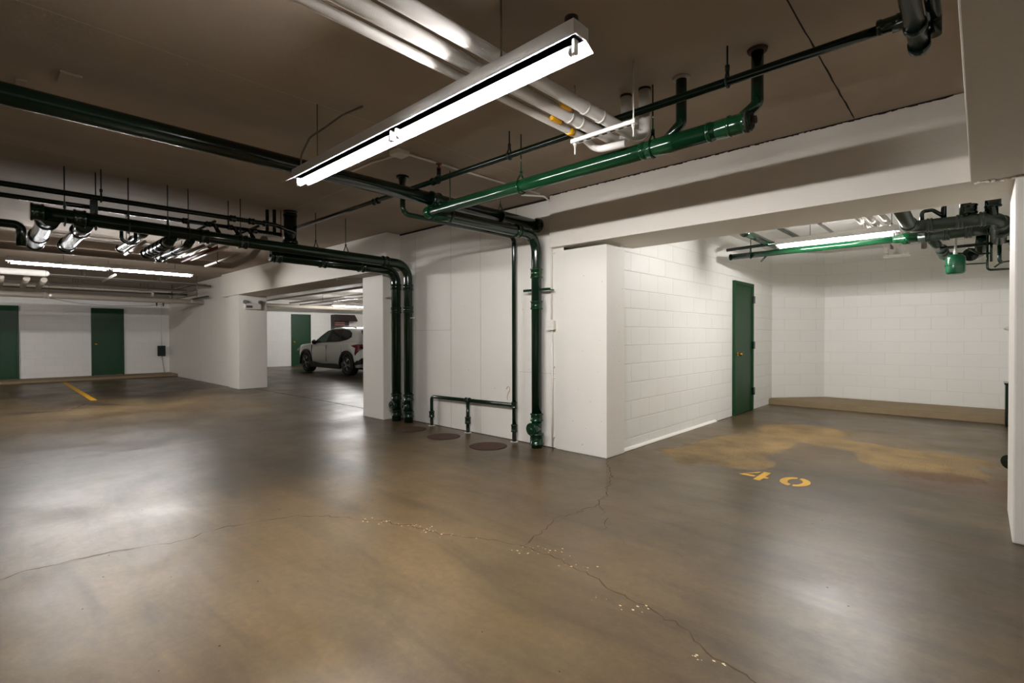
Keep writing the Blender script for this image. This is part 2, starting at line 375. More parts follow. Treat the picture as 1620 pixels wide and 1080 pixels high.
# middle wall behind the pipes
bm = NB(); box(bm, -6.75, -3.30, 4.33, 4.66, 0, CZ)
for x in (-6.0, -5.2, -4.62, -4.0):
    box(bm, x-.002, x+.002, 4.3285, 4.331, .0, CZ, mi=1)
box(bm, -6.3, -5.2, 4.3285, 4.331, 1.32, 1.324, mi=1); box(bm, -3.95, -3.4, 4.3285, 4.331, .82, .823, mi=1)
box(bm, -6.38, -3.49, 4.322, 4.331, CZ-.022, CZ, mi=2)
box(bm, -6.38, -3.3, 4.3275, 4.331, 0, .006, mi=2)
def wall_ribbon(b, pts, w, y, mi):
    prev = None
    for x, z in pts:
        cur = (b.verts.new((x-w/2, y, z+w/3)), b.verts.new((x+w/2, y, z-w/3)))
        if prev: b.faces.new((prev[0], prev[1], cur[1], cur[0])).material_index = mi
        prev = cur
wall_ribbon(bm, [(-4.17, .60), (-4.14, .635), (-4.115, .63), (-4.11, .59), (-4.14, .55), (-4.155, .50), (-4.15, .47)], .010, 4.3285, 3)
for k in range(26):
    x = random.uniform(-6.2, -3.5); z = random.uniform(.1, 2.5); s_ = random.uniform(.003, .008)
    box(bm, x, x+s_, 4.3285, 4.3305, z, z+s_, mi=4)
struct('wall_center', bm, ['wall', 'seam', 'gap', 'stain', 'speck'], 'white smooth concrete wall behind the green standpipes')
bm = NB(); box(bm, -7.02, -6.45, 4.07, 4.72, 0, 2.15, bev=.008); box(bm, -6.45, -6.39, 4.2, 4.6, 0, 2.2, bev=.004)
struct('wall_column_left', bm, 'wall', 'white square column left of the paired green standpipes')
bm = NB(); box(bm, -3.30, -2.75, 4.315, 4.66, 0, 2.165, bev=.006); box(bm, -3.41, -3.30, 4.325, 4.5, 0, 2.2, bev=.003)
for k in range(22):
    z = random.uniform(.05, 2.1); s_ = random.uniform(.002, .006)
    if k % 3: x = random.uniform(-3.25, -2.8); box(bm, x, x+s_, 4.3135, 4.316, z, z+s_, mi=1)
    else: y = random.uniform(4.36, 4.62); box(bm, -2.751, -2.7485, y, y+s_, z, z+s_, mi=1)
struct('wall_column_center', bm, ['wall', 'speck'], 'white square pillar at the corner of the parking bay')
bm = NB(); box(bm, .14, .9, 4.20, 4.95, 0, 2.175, bev=.01)
struct('wall_column_right', bm, 'wall', 'white pillar at the right edge of the bay opening')
# beams
def beam(name, x0, x1, y0, y1, z0, label):
    b = NB(); box(b, x0, x1, y0, y1, z0, CZ, bev=.006)
    return struct(name, b, 'beam', label, 'beam')
b = NB(); box(b, -3.436, 4.2, 4.25, 4.93, BZ, CZ-.004, bev=.007)
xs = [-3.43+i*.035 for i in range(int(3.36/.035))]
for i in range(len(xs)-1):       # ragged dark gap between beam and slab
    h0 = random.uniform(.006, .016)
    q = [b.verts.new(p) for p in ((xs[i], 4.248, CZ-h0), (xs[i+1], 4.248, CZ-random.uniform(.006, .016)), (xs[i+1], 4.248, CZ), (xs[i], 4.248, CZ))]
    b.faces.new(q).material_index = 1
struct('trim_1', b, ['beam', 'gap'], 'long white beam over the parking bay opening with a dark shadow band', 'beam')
b = NB(); box(b, -.055, .62, -7, 4.24, 2.185, CZ-.002, bev=.006)
for i in range(16):              # torn plaster ridge where the two beams meet
    x = -.04+i*.013
    box(b, x, x+.016, 4.235-random.uniform(0, .03), 4.25, 2.178-random.uniform(0, .014), 2.2)
struct('trim_2', b, 'beam', 'dropped ceiling beam running overhead toward the viewer at right edge', 'beam')
beam('trim_3', -13.75, -6.39, 4.09, 4.80, 2.22, 'white beam over the wide opening to the rear parking area')

# left wall along x (y = 4.19) and left pillar
bm = NB(); box(bm, -19.3, -13.2, 4.19, 4.6, 0, CZ)
box(bm, -15.9, -15.897, 4.188, 4.19, .0, 2.0, mi=1); box(bm, -14.5, -13.9, 4.188, 4.19, .58, .583, mi=1)
struct('wall_left', bm, ['wall', 'seam'], 'white concrete wall between the far doors and the left pillar')
bm = NB(); box(bm, -13.4, -12.72, 4.14, 4.78, 0, 2.22, bev=.008)
struct('wall_pillar_left', bm, 'wall', 'white pillar carrying the emergency light at the opening')
# far wall with the two doors (x=-19.3) ; rear wall of the second area (x=-21.1)
bm = NB(); box(bm, -19.6, -19.3, -7, 4.19, 0, CZ)
struct('wall_far', bm, 'block_far', 'far white block wall with two green doors')
bm = NB(); box(bm, -21.4, -21.1, 4.4, 13, 0, CZ)
struct('wall_rear', bm, 'block_far', 'white block wall behind the parked car')
bm = NB(); box(bm, -21.1, -2.9, 13, 13.2, 0, CZ); struct('wall_back_left', bm, 'block_x', 'white wall at the back of the car area')
bm = NB(); box(bm, -22, 4.2, -7.2, -7, 0, CZ); struct('wall_behind', bm, 'wall', 'white wall behind the viewer')
bm = NB(); box(bm, 4.2, 4.4, -7, 13, 0, CZ); struct('wall_right', bm, 'wall', 'white wall on the right side of the garage')
# bay walls
bm = NB(); box(bm, -3.05, -2.80, 4.66, 9.95, 0, CZ); struct('wall_bay_left', bm, 'block_y', 'white painted block wall with the narrow green door')
bm = NB(); prism(bm, [(-2.80, 9.93), (-2.12, 10.76), (-2.3, 11.0), (-3.1, 10.1)], 'z', 0, CZ); struct('wall_bay_corner', bm, 'block_x', 'angled white block wall in the bay corner')
bm = NB(); box(bm, -2.14, 1.2, 10.75, 10.95, 0, CZ); struct('wall_bay_back', bm, 'block_x', 'white painted block wall at the back of the bay')
bm = NB(); box(bm, .5, .75, 4.93, 10.75, 0, CZ); struct('wall_bay_right', bm, 'block_y', 'white wall on the right of the bay')
# kerbs
bm = NB(); prism(bm, [(-19.31, 0), (-18.3, 0), (-18.28, .03), (-18.3, .075), (-18.34, .085), (-19.31, .085)], 'y', -7, 4.19)
struct('trim_4', bm, 'wood', 'low concrete kerb along the far doors', 'kerb')
bm = NB(); prism(bm, [(-2.82, 9.75), (.5, 9.72), (.5, 10.76), (-2.12, 10.76), (-2.82, 9.95)], 'z', 0, .1); bmesh.ops.bevel(bm, geom=[e for e in bm.edges if all(v_.co.z > .05 for v_ in e.verts)], offset=.02, segments=2, affect='EDGES')
struct('trim_5', bm, 'wood', 'low concrete kerb at the back of the bay', 'kerb')
bm = NB(); prism(bm, [(-2.81, 0), (-2.768, 0), (-2.772, .012), (-2.79, .026), (-2.81, .03)], 'y', 4.655, 7.25)
struct('baseboard_1', bm, 'wall', 'white mortar ledge at the foot of the bay block wall', 'baseboard')

# ------------------------------------------------------------------ doors
def door(name, axis_x, side, y0, y1, z0, z1, label, knob_y, knob_z, hinges=None, narrow=False):
    """door in a wall x = axis_x facing side (+1 / -1)"""
    s = side; fr = .05
    b = NB(); X0, X1 = sorted((axis_x, axis_x+s*.025))
    box(b, X0, X1, y0+fr*.8, y1-fr*.8, z0+.008, z1-fr*.8, bev=.003)
    d = struct(name, b, 'green_door', label, 'door')
    b = NB(); X0, X1 = sorted((axis_x, axis_x+s*.045))
    box(b, X0, X1, y0, y0+fr, z0, z1, bev=.003); box(b, X0, X1, y1-fr, y1, z0, z1, bev=.003); box(b, X0, X1, y0+fr-.002, y1-fr+.002, z1-fr, z1, bev=.003)
    obj('door_frame', b, 'green_door', d)
    kx = axis_x+s*.025
    k = part_lathe('door_knob', (kx, knob_y, knob_z), (s, 0, 0), [(0, .03), (.006, .03), (.01, .012), (.035, .012), (.04, .024), (.055, .03), (.07, .024), (.075, .01)], 'brass', d)
    for hz in hinges or []:
        part_box('hinge', (*sorted((axis_x+s*.02, axis_x+s*.06)), y1-.055, y1+.015, hz-.06, hz+.06), 'green_dark_shaded', d)
    return d
door('door_1', -2.80, 1, 7.93, 8.80, 0, 2.09, 'narrow-looking green door in the bay block wall', 8.08, .95, (.32, 1.08, 1.83))
door('door_2', -19.3, 1, 2.23, 3.01, .085, 2.10, 'green door near the middle of the far wall', 2.34, 1.02)
door('door_3', -19.3, 1, -.30, .70, .085, 2.10, 'green door cut by the left edge of the view', -.18, 1.02)
door('door_4', -21.1, 1, 8.9, 9.73, 0, 2.18, 'dark green door in the rear wall behind the car', 9.02, 1.0)

# ------------------------------------------------------------------ light fixtures (hung 8 ft and 4 ft strips)
def fixture(ax, x0, x1, y, z, label, sections=2, lit=True, stems=(), cw=(0, 0), group=None, wing=(.078, .078), added_slots=0):
    """strip along axis ax ('x' or 'y') from x0 to x1 at cross position y; z = tube centre"""
    def P(a, c, h): return (a, y+c, z+h) if ax == 'x' else (y+c, a, z+h)
    mid = (x0+x1)/2; t = thing('light_fixture', label, 'light', P(mid, 0, 0), group)
    d = (1, 0, 0) if ax == 'x' else (0, 1, 0)
    def pb(name, a0, a1, c0, c1, h0, h1, m, bev=.003):
        b = NB()
        if ax == 'x': box(b, a0, a1, y+c0, y+c1, z+h0, z+h1, bev=bev)
        else: box(b, y+c0, y+c1, a0, a1, z+h0, z+h1, bev=bev)
        return obj(name, b, m, t)
    hw_ = min(.055, wing[1])
    pb('housing', x0, x1, -min(hw_, wing[0]), hw_, .036, .092, 'steel')
    b = NB()
    a_, c_ = wing
    pr = [(-a_, .036-(a_-.03)*.62), (-a_+.004, .040-(a_-.03)*.60), (-.03, .036), (.03, .036), (c_-.004, .040-(c_-.03)*.60), (c_, .036-(c_-.03)*.62), (c_+.0005, .040-(c_-.03)*.60), (.03, .040), (-.03, .040), (-a_-.0005, .040-(a_-.03)*.60)]
    if ax == 'x': prism(b, [(y+p, z+q) for p, q in pr], 'x', x0-.005, x1+.005)
    else: prism(b, [(y+p, z+q) for p, q in pr], 'y', x0-.005, x1+.005)
    if added_slots:      # near-side wing with added openings that send light up onto the white pipes
        n_ = int((x1-x0)/.05)
        for i in range(n_):
            a = x0+(x1-x0)*i/n_; e = a+(x1-x0)/n_*(1-(added_slots if a > x1-1.15 else 0))
            prism(b, [(y-a_+.002, z+.040-(a_-.03)*.60), (y-.078, z+.006), (y-.0795, z+.008), (y-a_+.001, z+.043-(a_-.03)*.60)], 'x', a, e)
        box(b, x0, x1, y-.080, y-.076, z+.004, z+.010)
    obj('reflector', b, 'reflector', t)
    n = sections; L_ = (x1-x0)/n
    for i in range(n):
        a0 = x0+i*L_+.035; a1 = x0+(i+1)*L_-.035
        part_lathe('tube', P(a0, 0, 0), d, [(.012, .0185), (a1-a0-.012, .0185)], 'tube' if lit else 'steel', t, 16)
        for e, g in ((a0, 1), (a1, -1)):
            part_lathe('tube_cap', P(e, 0, 0), tuple(g*c for c in d), [(-.012, .006), (0, .006), (.001, .019), (.0125, .019)], 'tubecap', t, 16)
            pb('lampholder', e-.018 if g > 0 else e+.006, e-.006 if g > 0 else e+.018, -.013, .013, -.018, .036, 'steel', .002)
    for s_ in stems:
        part_tube('hanger_rod', [P(s_, 0, .09), (P(s_, 0, 0)[0], P(s_, 0, 0)[1], CZ)], .004, 0, 'wire', t, 8)
    return t
L1 = fixture('x', -3.51, -1.09, 1.53, 2.31, 'long lit fluorescent fixture hanging in the foreground ceiling', 2, stems=(-3.2, -1.5), wing=(.04, .078), added_slots=.42)
b = NB(); lathe(b, (-1.13, 1.53, 2.40), (0, 0, 1), [(0, .024), (.01, .026), (.035, .026), (.04, .016)], 16)
obj('cord_connector', b, 'rust_dark', L1)
fixture('y', .26, 2.69, -10.6, 2.36, 'long lit fluorescent fixture in front of the two far doors', 2, stems=(.9, 2.4), wing=(.058, .058))
fixture('x', -1.88, -.66, 6.80, 2.34, 'lit fluorescent fixture hanging inside the bay', 1, stems=(-1.5, -.72), wing=(.045, .045))
fixture('y', 8.45, 10.9, -16.6, 2.31, 'lit fluorescent fixture above the parked car', 2, stems=(8.9, 10.5), wing=(.058, .058))

fixture('y', -4.1, -1.65, -14.5, 2.36, 'added unseen fluorescent fixture beyond the left edge, brightening the far wall', 2, stems=(-3.6, -2.1), wing=(.058, .058))  # added unseen lamp, put here to brighten the far wall

# ------------------------------------------------------------------ hangers
def hanger(x, y, zp, rp, along, label, m='rod', group='pipe hangers', ceil=CZ):
    """threaded rod from the slab with a clevis loop round a pipe of radius rp centred at height zp"""
    t = thing('pipe_hanger', label, 'pipe hanger', (x, y, ceil), group if group else None)
    part_tube('rod', [(x, y, ceil), (x, y, zp+rp+.045)], .005, 0, m, t, 8)
    b = NB(); R = rp+.006; pts = [(0, rp+.05)]+[(R*math.sin(a), R*math.cos(a)) for a in [math.radians(q) for q in range(50, 311, 20)]]+[(0, rp+.05)]
    if along == 'x': pp = [(x, y+p, zp+q) for p, q in pts]
    else: pp = [(x+p, y, zp+q) for p, q in pts]
    tube(b, pp, .006, 0, 8); obj('clevis', b, m, t)
    part_lathe('nut', (x, y, zp+rp+.035), (0, 0, 1), [(0, .012), (.03, .012)], m, t, 6)
    return t

# ------------------------------------------------------------------ A: big dark main under the slab
t = thing('drain_main', 'thick dark green pipe crossing from the upper left to the middle wall', 'pipe', (-3.665, 2, 2.49))
part_tube('pipe', [(-3.665, -3, 2.49), (-3.665, 4.33, 2.49)], .058, 0, 'green_dark_shaded', t, 24)
for y in (-1.9, 2.86): hub(t, (-3.665, y, 2.49), (0, 1, 0), .066, .10, 'green_dark_shaded')
part_lathe('end_flange', (-3.665, 4.33, 2.49), (0, -1, 0), [(0, .08), (.03, .082), (.045, .07), (.07, .06)], 'green_dark_shaded', t)
hanger(-3.665, 3.72, 2.49, .058, 'y', 'dark rod hanger near the wall end of the thick dark main', group=None)

# ------------------------------------------------------------------ B + F + riser: bright green drain line
t = thing('drain_line', 'green drain pipe from the bay corner elbowing down the middle wall', 'pipe', (-3.6, 4.22, 0))
ZB = 2.375
part_tube('header_pipe', [(-3.62, 2.82, ZB), (-.93, 2.82, ZB+.01)], .050, 0, 'green', t, 28)
for x in (-1.53, -1.12): hub(t, (x, 2.82, ZB+.008), (1, 0, 0), .050, .03, 'green')
hub(t, (-.97, 2.82, ZB+.01), (1, 0, 0), .052, .1, 'green')
part_lathe('end_plug', (-.93, 2.82, ZB+.01), (1, 0, 0), [(0, .058), (.02, .058), (.022, .045), (.035, .045), (.036, .02), (.055, .02)], 'rust_dark', t, 12)
part_lathe('cleanout_cap', (-3.70, 2.82, ZB), (1, 0, 0), [(-.03, .045), (-.01, .052), (.0, .052), (.03, .045)], 'green', t)
part_tube('riser_pipe', [(-3.62, 2.82, 2.352), (-3.6, 2.95, 2.352), (-3.588, 4.21, 2.352), (-3.588, 4.21, .35)], .057, .19, 'green_half_shaded', t, 24)
hub(t, (-3.588, 3.9, 2.352), (0, 1, 0), .062, .08); hub(t, (-3.588, 4.21, 1.93), (0, 0, 1), .064, .11); hub(t, (-3.588, 4.21, 1.58), (0, 0, 1), .063, .1)
hub(t, (-3.588, 4.21, .34), (0, 0, 1), .066, .09)
part_tube('standpipe_foot', [(-3.588, 4.21, .3), (-3.588, 4.21, 0)], .058, 0, 'green', t, 24)
hub(t, (-3.588, 4.21, .1), (0, 0, 1), .074, .13)
co = part_lathe('cleanout', (-3.59, 4.20, .215), (-.05, -1, 0), [(-.02, .06), (.05, .070), (.085, .070), (.09, .060), (.082, .058)], 'green', t)
part_lathe('cleanout_plug', (-3.59, 4.20, .215), (-.05, -1, 0), [(.08, .05), (.088, .05), (.089, .018), (.105, .018)], 'green', co, 20)
b = NB(); box(b, -3.78, -3.40, 4.20, 4.225, 1.735, 1.762, bev=.003); obj('pipe_clamp', b, 'green', t)
for x in (-3.74, -3.44): part_tube('clamp_bolt', [(x, 4.21, 1.748), (x, 4.33, 1.748)], .006, 0, 'green', t, 8)
for i, (x, zt) in enumerate(((-.883, 2.51), (-1.307, 2.53))):
    part_tube('drop_pipe', [(x, 2.86, CZ), (x, 2.86, zt-.03), (x-.10, 2.83, ZB+.02)], .031, .05, 'green_half_shaded', t, 18)
    part_lathe('ceiling_sleeve', (x, 2.86, CZ), (0, 0, -1), [(0, .052), (.012, .048), (.014, .035)], 'rust' if i == 0 else 'cream', t, 18)
    part_lathe('wye_fitting', (x-.11, 2.82, ZB+.008), (1, 0, 0), [(-.09, .051), (-.088, .053), (.088, .053), (.09, .051)], 'green', t)
hanger(-2.556, 2.82, ZB, .050, 'x', 'green rod hanger on the bright green pipe below the fixture', 'green', None)
hanger(-1.47, 2.82, ZB+.008, .050, 'x', 'dark rod hanger on the bright green pipe beside the white pipes', 'green', None)
hanger(-3.588, 2.98, 2.352, .055, 'y', 'short dark hanger beside the cleanout cap of the green drain', 'rod', None)

# ------------------------------------------------------------------ C: sprinkler line
t = thing('sprinkler_pipe', 'thin green sprinkler pipe crossing under the slab above the bright green drain', 'pipe', (-2, 2.717, 2.58))
part_tube('pipe', [(-6.4, 2.717, 2.60), (-4.4, 2.717, 2.595), (-.26, 2.717, 2.58)], .022, 0, 'green_dark_shaded', t)
for x in (-3.47, -4.42, -.30): hub(t, (x, 2.717, 2.59), (1, 0, 0), .030, .09, 'green_dark_shaded')
part_tube('branch_stub', [(-3.42, 2.717, 2.59), (-3.42, 2.717, 2.68)], .018, 0, 'green_dark_shaded', t)
part_lathe('sprinkler_head', (-3.42, 2.717, 2.67), (0, 0, 1), [(0, .016), (.02, .02), (.025, .008), (.05, .008), (.052, .028), (.056, .028)], 'rust_red', t, 12)
hanger(-.988, 2.717, 2.582, .022, 'x', 'dark rod hanger on the thin sprinkler pipe at upper right', 'rod', None)
hanger(-2.58, 2.717, 2.588, .022, 'x', 'thin rod hanger on the sprinkler pipe above the green drain', 'rod', None)
# stub at the top right
t = thing('pipe_stub', 'dark green capped pipe end hanging at the upper right corner', 'pipe', (-.2, 2.4, 2.5))
part_tube('pipe', [(-.205, .7, 2.5), (-.205, 2.82, 2.5)], .034, 0, 'green_dark_shaded', t)
for y in (2.25, 2.62): hub(t, (-.205, y, 2.5), (0, 1, 0), .037, .03, 'green_dark_shaded')
part_lathe('end_cap', (-.205, 2.78, 2.5), (0, 1, 0), [(0, .040), (.05, .040), (.07, .030), (.072, .012)], 'green_dark_shaded', t)
part_tube('upper_pipe', [(-.155, .7, 2.6), (-.155, 2.80, 2.6), (-.155, 2.80, 2.52)], .026, .03, 'green_dark_shaded', t)
part_tube('elbow', [(-.29, 2.717, 2.58), (-.205, 2.717, 2.58), (-.205, 2.717, 2.5)], .03, .03, 'green_dark_shaded', t)

# ------------------------------------------------------------------ G: thin standpipe with vent manifold
t = thing('vent_pipe', 'thin green vent pipe with a low manifold over the manhole covers', 'pipe', (-3.98, 4.27, 0))
part_tube('pipe', [(-4.05, 2.778, CZ), (-4.05, 2.778, 2.415), (-3.985, 4.27, 2.40), (-3.985, 4.27, .0)], .025, .07, 'green_half_shaded', t)
part_lathe('ceiling_flange', (-4.05, 2.778, CZ), (0, 0, -1), [(0, .06), (.02, .06), (.025, .04), (.1, .026)], 'green_dark_shaded', t)
part_tube('manifold_pipe', [(-3.985, 4.27, .43), (-5.55, 4.27, .405), (-5.55, 4.27, 0)], .023, .05, 'green_half_shaded', t)
part_tube('branch_pipe', [(-4.80, 4.27, .42), (-4.80, 4.27, 0)], .024, 0, 'green_half_shaded', t)
for x in (-3.985, -4.80, -5.55):
    hub(t, (x, 4.27, .16), (0, 0, 1), .036, .09, 'green_half_shaded')
    part_lathe('grout_ring', (x, 4.27, .001), (0, 0, 1), [(0, .05), (.005, .04)], 'steel', t, 12)
hub(t, (-3.985, 4.27, .43), (0, 0, 1), .031, .08, m='green_half_shaded', name='tee'); hub(t, (-4.80, 4.27, .42), (1, 0, 0), .030, .08, m='green_half_shaded', name='tee')

# ------------------------------------------------------------------ D and E: paired mains on the left
t = thing('drain_stack', 'upper dark pipe of the left pair, the right one of the two standpipes', 'pipe', (-6.0, 4.2, 0))
part_tube('pipe', [(-5.99, .30, 2.325), (-6.0, 2.2, 2.29), (-6.0, 4.2, 2.265), (-6.0, 4.2, 0)], .062, .20, 'green_half_shaded', t, 22)
for c in ((-6.0, 3.82, 2.27), (-6.0, 1.62, 2.30), (-6.0, 2.0, 2.293), (-5.99, .62, 2.32), (-5.99, .34, 2.325)): hub(t, c, (0, 1, 0), .070, .09, 'green_half_shaded')
for z in (1.94, 1.62, .36, .12): hub(t, (-6.0, 4.2, z), (0, 0, 1), .068, .09, 'green_half_shaded')
c1 = part_lathe('cleanout', (-6.0, 4.19, .235), (-.05, -1, 0), [(-.02, .055), (.04, .062), (.07, .062), (.075, .05), (.09, .05), (.092, .018), (.105, .018)], 'green_half_shaded', t)
part_tube('clamp_stub', [(-5.98, 4.2, 1.50), (-5.86, 4.20, 1.50)], .008, 0, 'steel', t, 8)
t = thing('drain_stack', 'lower dark pipe of the left pair, with a round capped end', 'pipe', (-6.26, 4.17, 0))
part_tube('pipe', [(-6.25, 2.42, 2.215), (-6.26, 4.17, 2.20), (-6.26, 4.17, 0)], .067, .17, 'green_half_shaded', t, 22)
for c in ((-6.25, 2.47, 2.215), (-6.25, 3.05, 2.21), (-6.25, 3.6, 2.205)): hub(t, c, (0, 1, 0), .073, .09, 'green_half_shaded')
for z in (1.96, 1.62, .36, .12): hub(t, (-6.26, 4.17, z), (0, 0, 1), .073, .09, 'green_half_shaded')
part_lathe('cleanout', (-6.26, 4.16, .235), (-.05, -1, 0), [(-.02, .058), (.04, .066), (.07, .066), (.075, .05), (.09, .05), (.092, .018), (.105, .018)], 'green_half_shaded', t)
part_lathe('end_plug', (-6.25, 2.42, 2.215), (0, -1, 0), [(0, .067), (.02, .078), (.03, .060), (.032, .02), (.045, .02)], 'green_half_shaded', t)
part_tube('clamp_stub', [(-6.30, 4.13, 1.82), (-6.36, 4.06, 1.82)], .012, 0, 'steel', t, 8)
# vertical drop beside the capped end
t = thing('stack_drop', 'short thick dark stub dropping from the slab onto the paired mains', 'pipe', (-6.17, 2.60, 2.77))
part_tube('pipe', [(-6.17, 2.60, CZ), (-6.17, 2.60, 2.30)], .075, 0, 'green_dark_shaded', t, 22)
part_lathe('ceiling_collar', (-6.17, 2.60, CZ), (0, 0, -1), [(0, .082), (.02, .082), (.022, .077), (.04, .077), (.042, .082), (.06, .082)], 'green_dark_shaded', t)
part_lathe('base_collar', (-6.17, 2.60, 2.42), (0, 0, -1), [(0, .078), (.02, .09), (.06, .09)], 'green_dark_shaded', t)
for k, (x, y) in enumerate(((-6.30, 2.38), (-6.24, 2.44))):
    tag(part_tube('conduit_drop', [(x, y, CZ), (x, y, 2.47)], .02, 0, 'green_dark_shaded', None),
        ('left' if not k else 'right')+' of two thin dark drops beside the thick stub at the slab', 'pipe')
# H1, H2 thin pair above
t = thing('water_pipe', 'upper of the two thin dark pipes running under the slab at left', 'pipe', (-5.87, 1, 2.5))
part_tube('pipe', [(-5.87, -1.5, 2.497), (-5.87, 2.3, 2.51), (-6.1, 2.62, 2.51)], .024, .06, 'green_dark_shaded', t)
for y in (1.86, 2.05, 2.2): hub(t, (-5.87, y, 2.508), (0, 1, 0), .032, .06, 'green_dark_shaded')
t = thing('water_pipe', 'lower of the two thin dark pipes running under the slab at left', 'pipe', (-6.2, 1, 2.48))
part_tube('pipe', [(-6.2, -1.5, 2.475), (-6.2, 2.5, 2.475)], .022, 0, 'green_dark_shaded', t)
for y in (1.5, 1.72, 1.94, 2.2): hub(t, (-6.2, y, 2.475), (0, 1, 0), .029, .05, 'green_dark_shaded')
for y in (1.78, 1.98, 2.13): part_tube('drop_leg', [(-6.2, y, 2.475), (-6.04, y, 2.36)], .022, .02, 'green_dark_shaded', t)
hanger(-5.87, .76, 2.50, .024, 'y', 'dark rod hanger with thick turnbuckle on the upper thin pipe', 'rod', None)
hanger(-6.02, .74, 2.30, .06, 'y', 'dark rod hanger beside the turnbuckle on the paired main', 'rod', None)
for n_, (x, y, zz, rp) in enumerate(((-6.2, 1.92, 2.475, .022), (-6.0, 1.98, 2.305, .06), (-6.2, 2.5, 2.475, .02), (-6.02, 2.85, 2.31, .06), (-6.02, 3.25, 2.31, .06), (-6.0, .52, 2.30, .06), (-6.0, .98, 2.30, .06), (-6.0, 1.3, 2.30, .06), (-6.0, 1.48, 2.3, .06))):
    hanger(x, y, zz, rp, 'y', ['rod hanger on the lower thin dark pipe near the couplings', 'loop hanger under the paired main left of the thick stub', 'rusty rod beside the thick stub at the slab', 'rod hanger with ring right of the thick stub', 'thin rod hanger nearest the bend of the paired mains', 'rod hanger above the two dark traps', 'rod hanger with loop hanging below the paired main', 'thin rod hanger left of the ribbed trap', 'thin rod hanger above the ribbed trap'][n_], 'rust_red' if n_ == 2 else 'rod', None)

# glossy branch stubs (traps) hanging off the left main, running away from the viewer
def branch(y, z0, x0, x1, z1, rr, hubs, label, parent_kind='pipe', cap=True):
    t = thing('branch_pipe', label, parent_kind, (x0, y, z0))
    part_tube('pipe', [(x0, y, z0), (x0-.14, y, z1), (x1, y, z1)], rr, .09, 'green_half_shaded', t, 20)
    for hx in hubs: hub(t, (hx, y, z1), (1, 0, 0), rr*1.10, .07, 'green_half_shaded')
    if cap: part_lathe('end_cap', (x1, y, z1), (-1, 0, 0), [(0, rr*1.1), (.03, rr*1.2), (.05, rr*1.1), (.06, rr*.5)], 'green_half_shaded', t, 20)
    return t
branch(.43, 2.29, -6.0, -8.0, 2.33, .072, (-6.4, -7.4), 'leftmost glossy dark branch stub below the paired main')
branch(.66, 2.27, -6.0, -7.5, 2.265, .064, (-6.35, -7.35), 'second glossy dark branch stub below the paired main')
branch(1.33, 2.25, -6.0, -7.1, 2.215, .052, (-6.22, -6.4, -6.58, -6.76, -6.94), 'glossy dark trap with many ribbed couplings')
branch(1.50, 2.24, -6.0, -7.32, 2.20, .040, (-6.6, -7.1), 'thin glossy dark branch beside the ribbed trap')
branch(1.12, 2.29, -6.0, -7.3, 2.27, .04, (-6.6,), 'short dark branch just left of the ribbed trap')
t = thing('hook_hanger', 'dark u-shaped hook below the paired main between the stubs and the ribbed trap', 'pipe hanger', (-6.0, .98, 2.2))
part_tube('hook', [(-6.03, .93, 2.26), (-6.03, .93, 2.17), (-6.03, .99, 2.145), (-6.03, 1.04, 2.17), (-6.03, 1.04, 2.26)], .016, .04, 'green_dark_shaded', t, 10)
t = thing('drop_elbow', 'dark vertical elbow at the left end of the paired mains', 'pipe', (-6.25, .27, 2.3))
part_tube('pipe', [(-6.25, -1.2, 2.24), (-6.25, .25, 2.24), (-6.25, .25, 2.05)], .035, .05, 'green_dark_shaded', t)
t = thing('strut_post', 'thick dark vertical strut tying the thin pipes to the paired main at left', 'bracket', (-6.03, .74, 2.4))
part_box('post', (-6.05, -6.01, .70, .755, 2.30, 2.53), 'rod', t, .004)
# small lit conduit ends under the slab further back
for k, (x, y, x1, z, lab) in enumerate(((-7.6, 1.22, -7.9, 2.33, 'short white pipe end left of the ribbed trap'), (-8.2, 1.35, -8.5, 2.36, 'second short white pipe end left of the ribbed trap'), (-8.4, 2.45, -9.0, 2.36, 'short white conduit end right of the far fixture'), (-8.2, 2.28, -9.15, 2.54, 'white conduit with dark hanger above the far fixture'))):
    t = thing('conduit_end', lab, 'conduit', (x, y, z)); part_tube('pipe', [(x+.9, y, z+.02), (x1, y, z)], .018, 0, 'cream', t, 12)
    part_tube('rod', [(x, y, z), (x, y, CZ)], .004, 0, 'rod', t, 8)
    part_lathe('collar', (x, y, z), (1, 0, 0), [(0, .024), (.05, .024)], 'rod', t, 12)

# ------------------------------------------------------------------ white insulated trio
def wpipe(pts, rr, R, label, rings=(), m='white_pipe'):
    t = thing('insulated_pipe', label, 'pipe', pts[0], 'white insulated pipes')
    part_tube('jacket', pts, rr, R, m, t, 24)
    for c, d in rings: part_lathe('ring', c, d, [(-.010, rr*1.05), (-.006, rr*1.12), (.006, rr*1.12), (.010, rr*1.05)], 'steel', t)
    return t
w1 = wpipe([(-1.815, -3, 2.474), (-1.815, 2.58, 2.474), (-1.79, 2.69, 2.422), (-1.60, 2.72, 2.42)], .022, .07, 'leftmost and thinnest of the three white insulated pipes')
part_lathe('tape_band', (-1.815, 2.42, 2.474), (0, 1, 0), [(0, .025), (.05, .025)], 'yellow', w1)
w2 = wpipe([(-1.715, -3, 2.486), (-1.715, 2.80, 2.486), (-1.66, 2.83, 2.49), (-1.66, 2.83, CZ)], .034, .06, 'middle of the three white insulated pipes', [((-1.715, 2.30, 2.486), (0, 1, 0)), ((-1.715, 2.40, 2.486), (0, 1, 0))])
w3 = wpipe([(-1.585, -3, 2.486), (-1.585, 2.80, 2.486), (-1.53, 2.83, 2.49), (-1.53, 2.83, CZ)], .034, .06, 'rightmost of the three white insulated pipes', [((-1.585, 2.27, 2.486), (0, 1, 0)), ((-1.585, 2.42, 2.486), (0, 1, 0))])
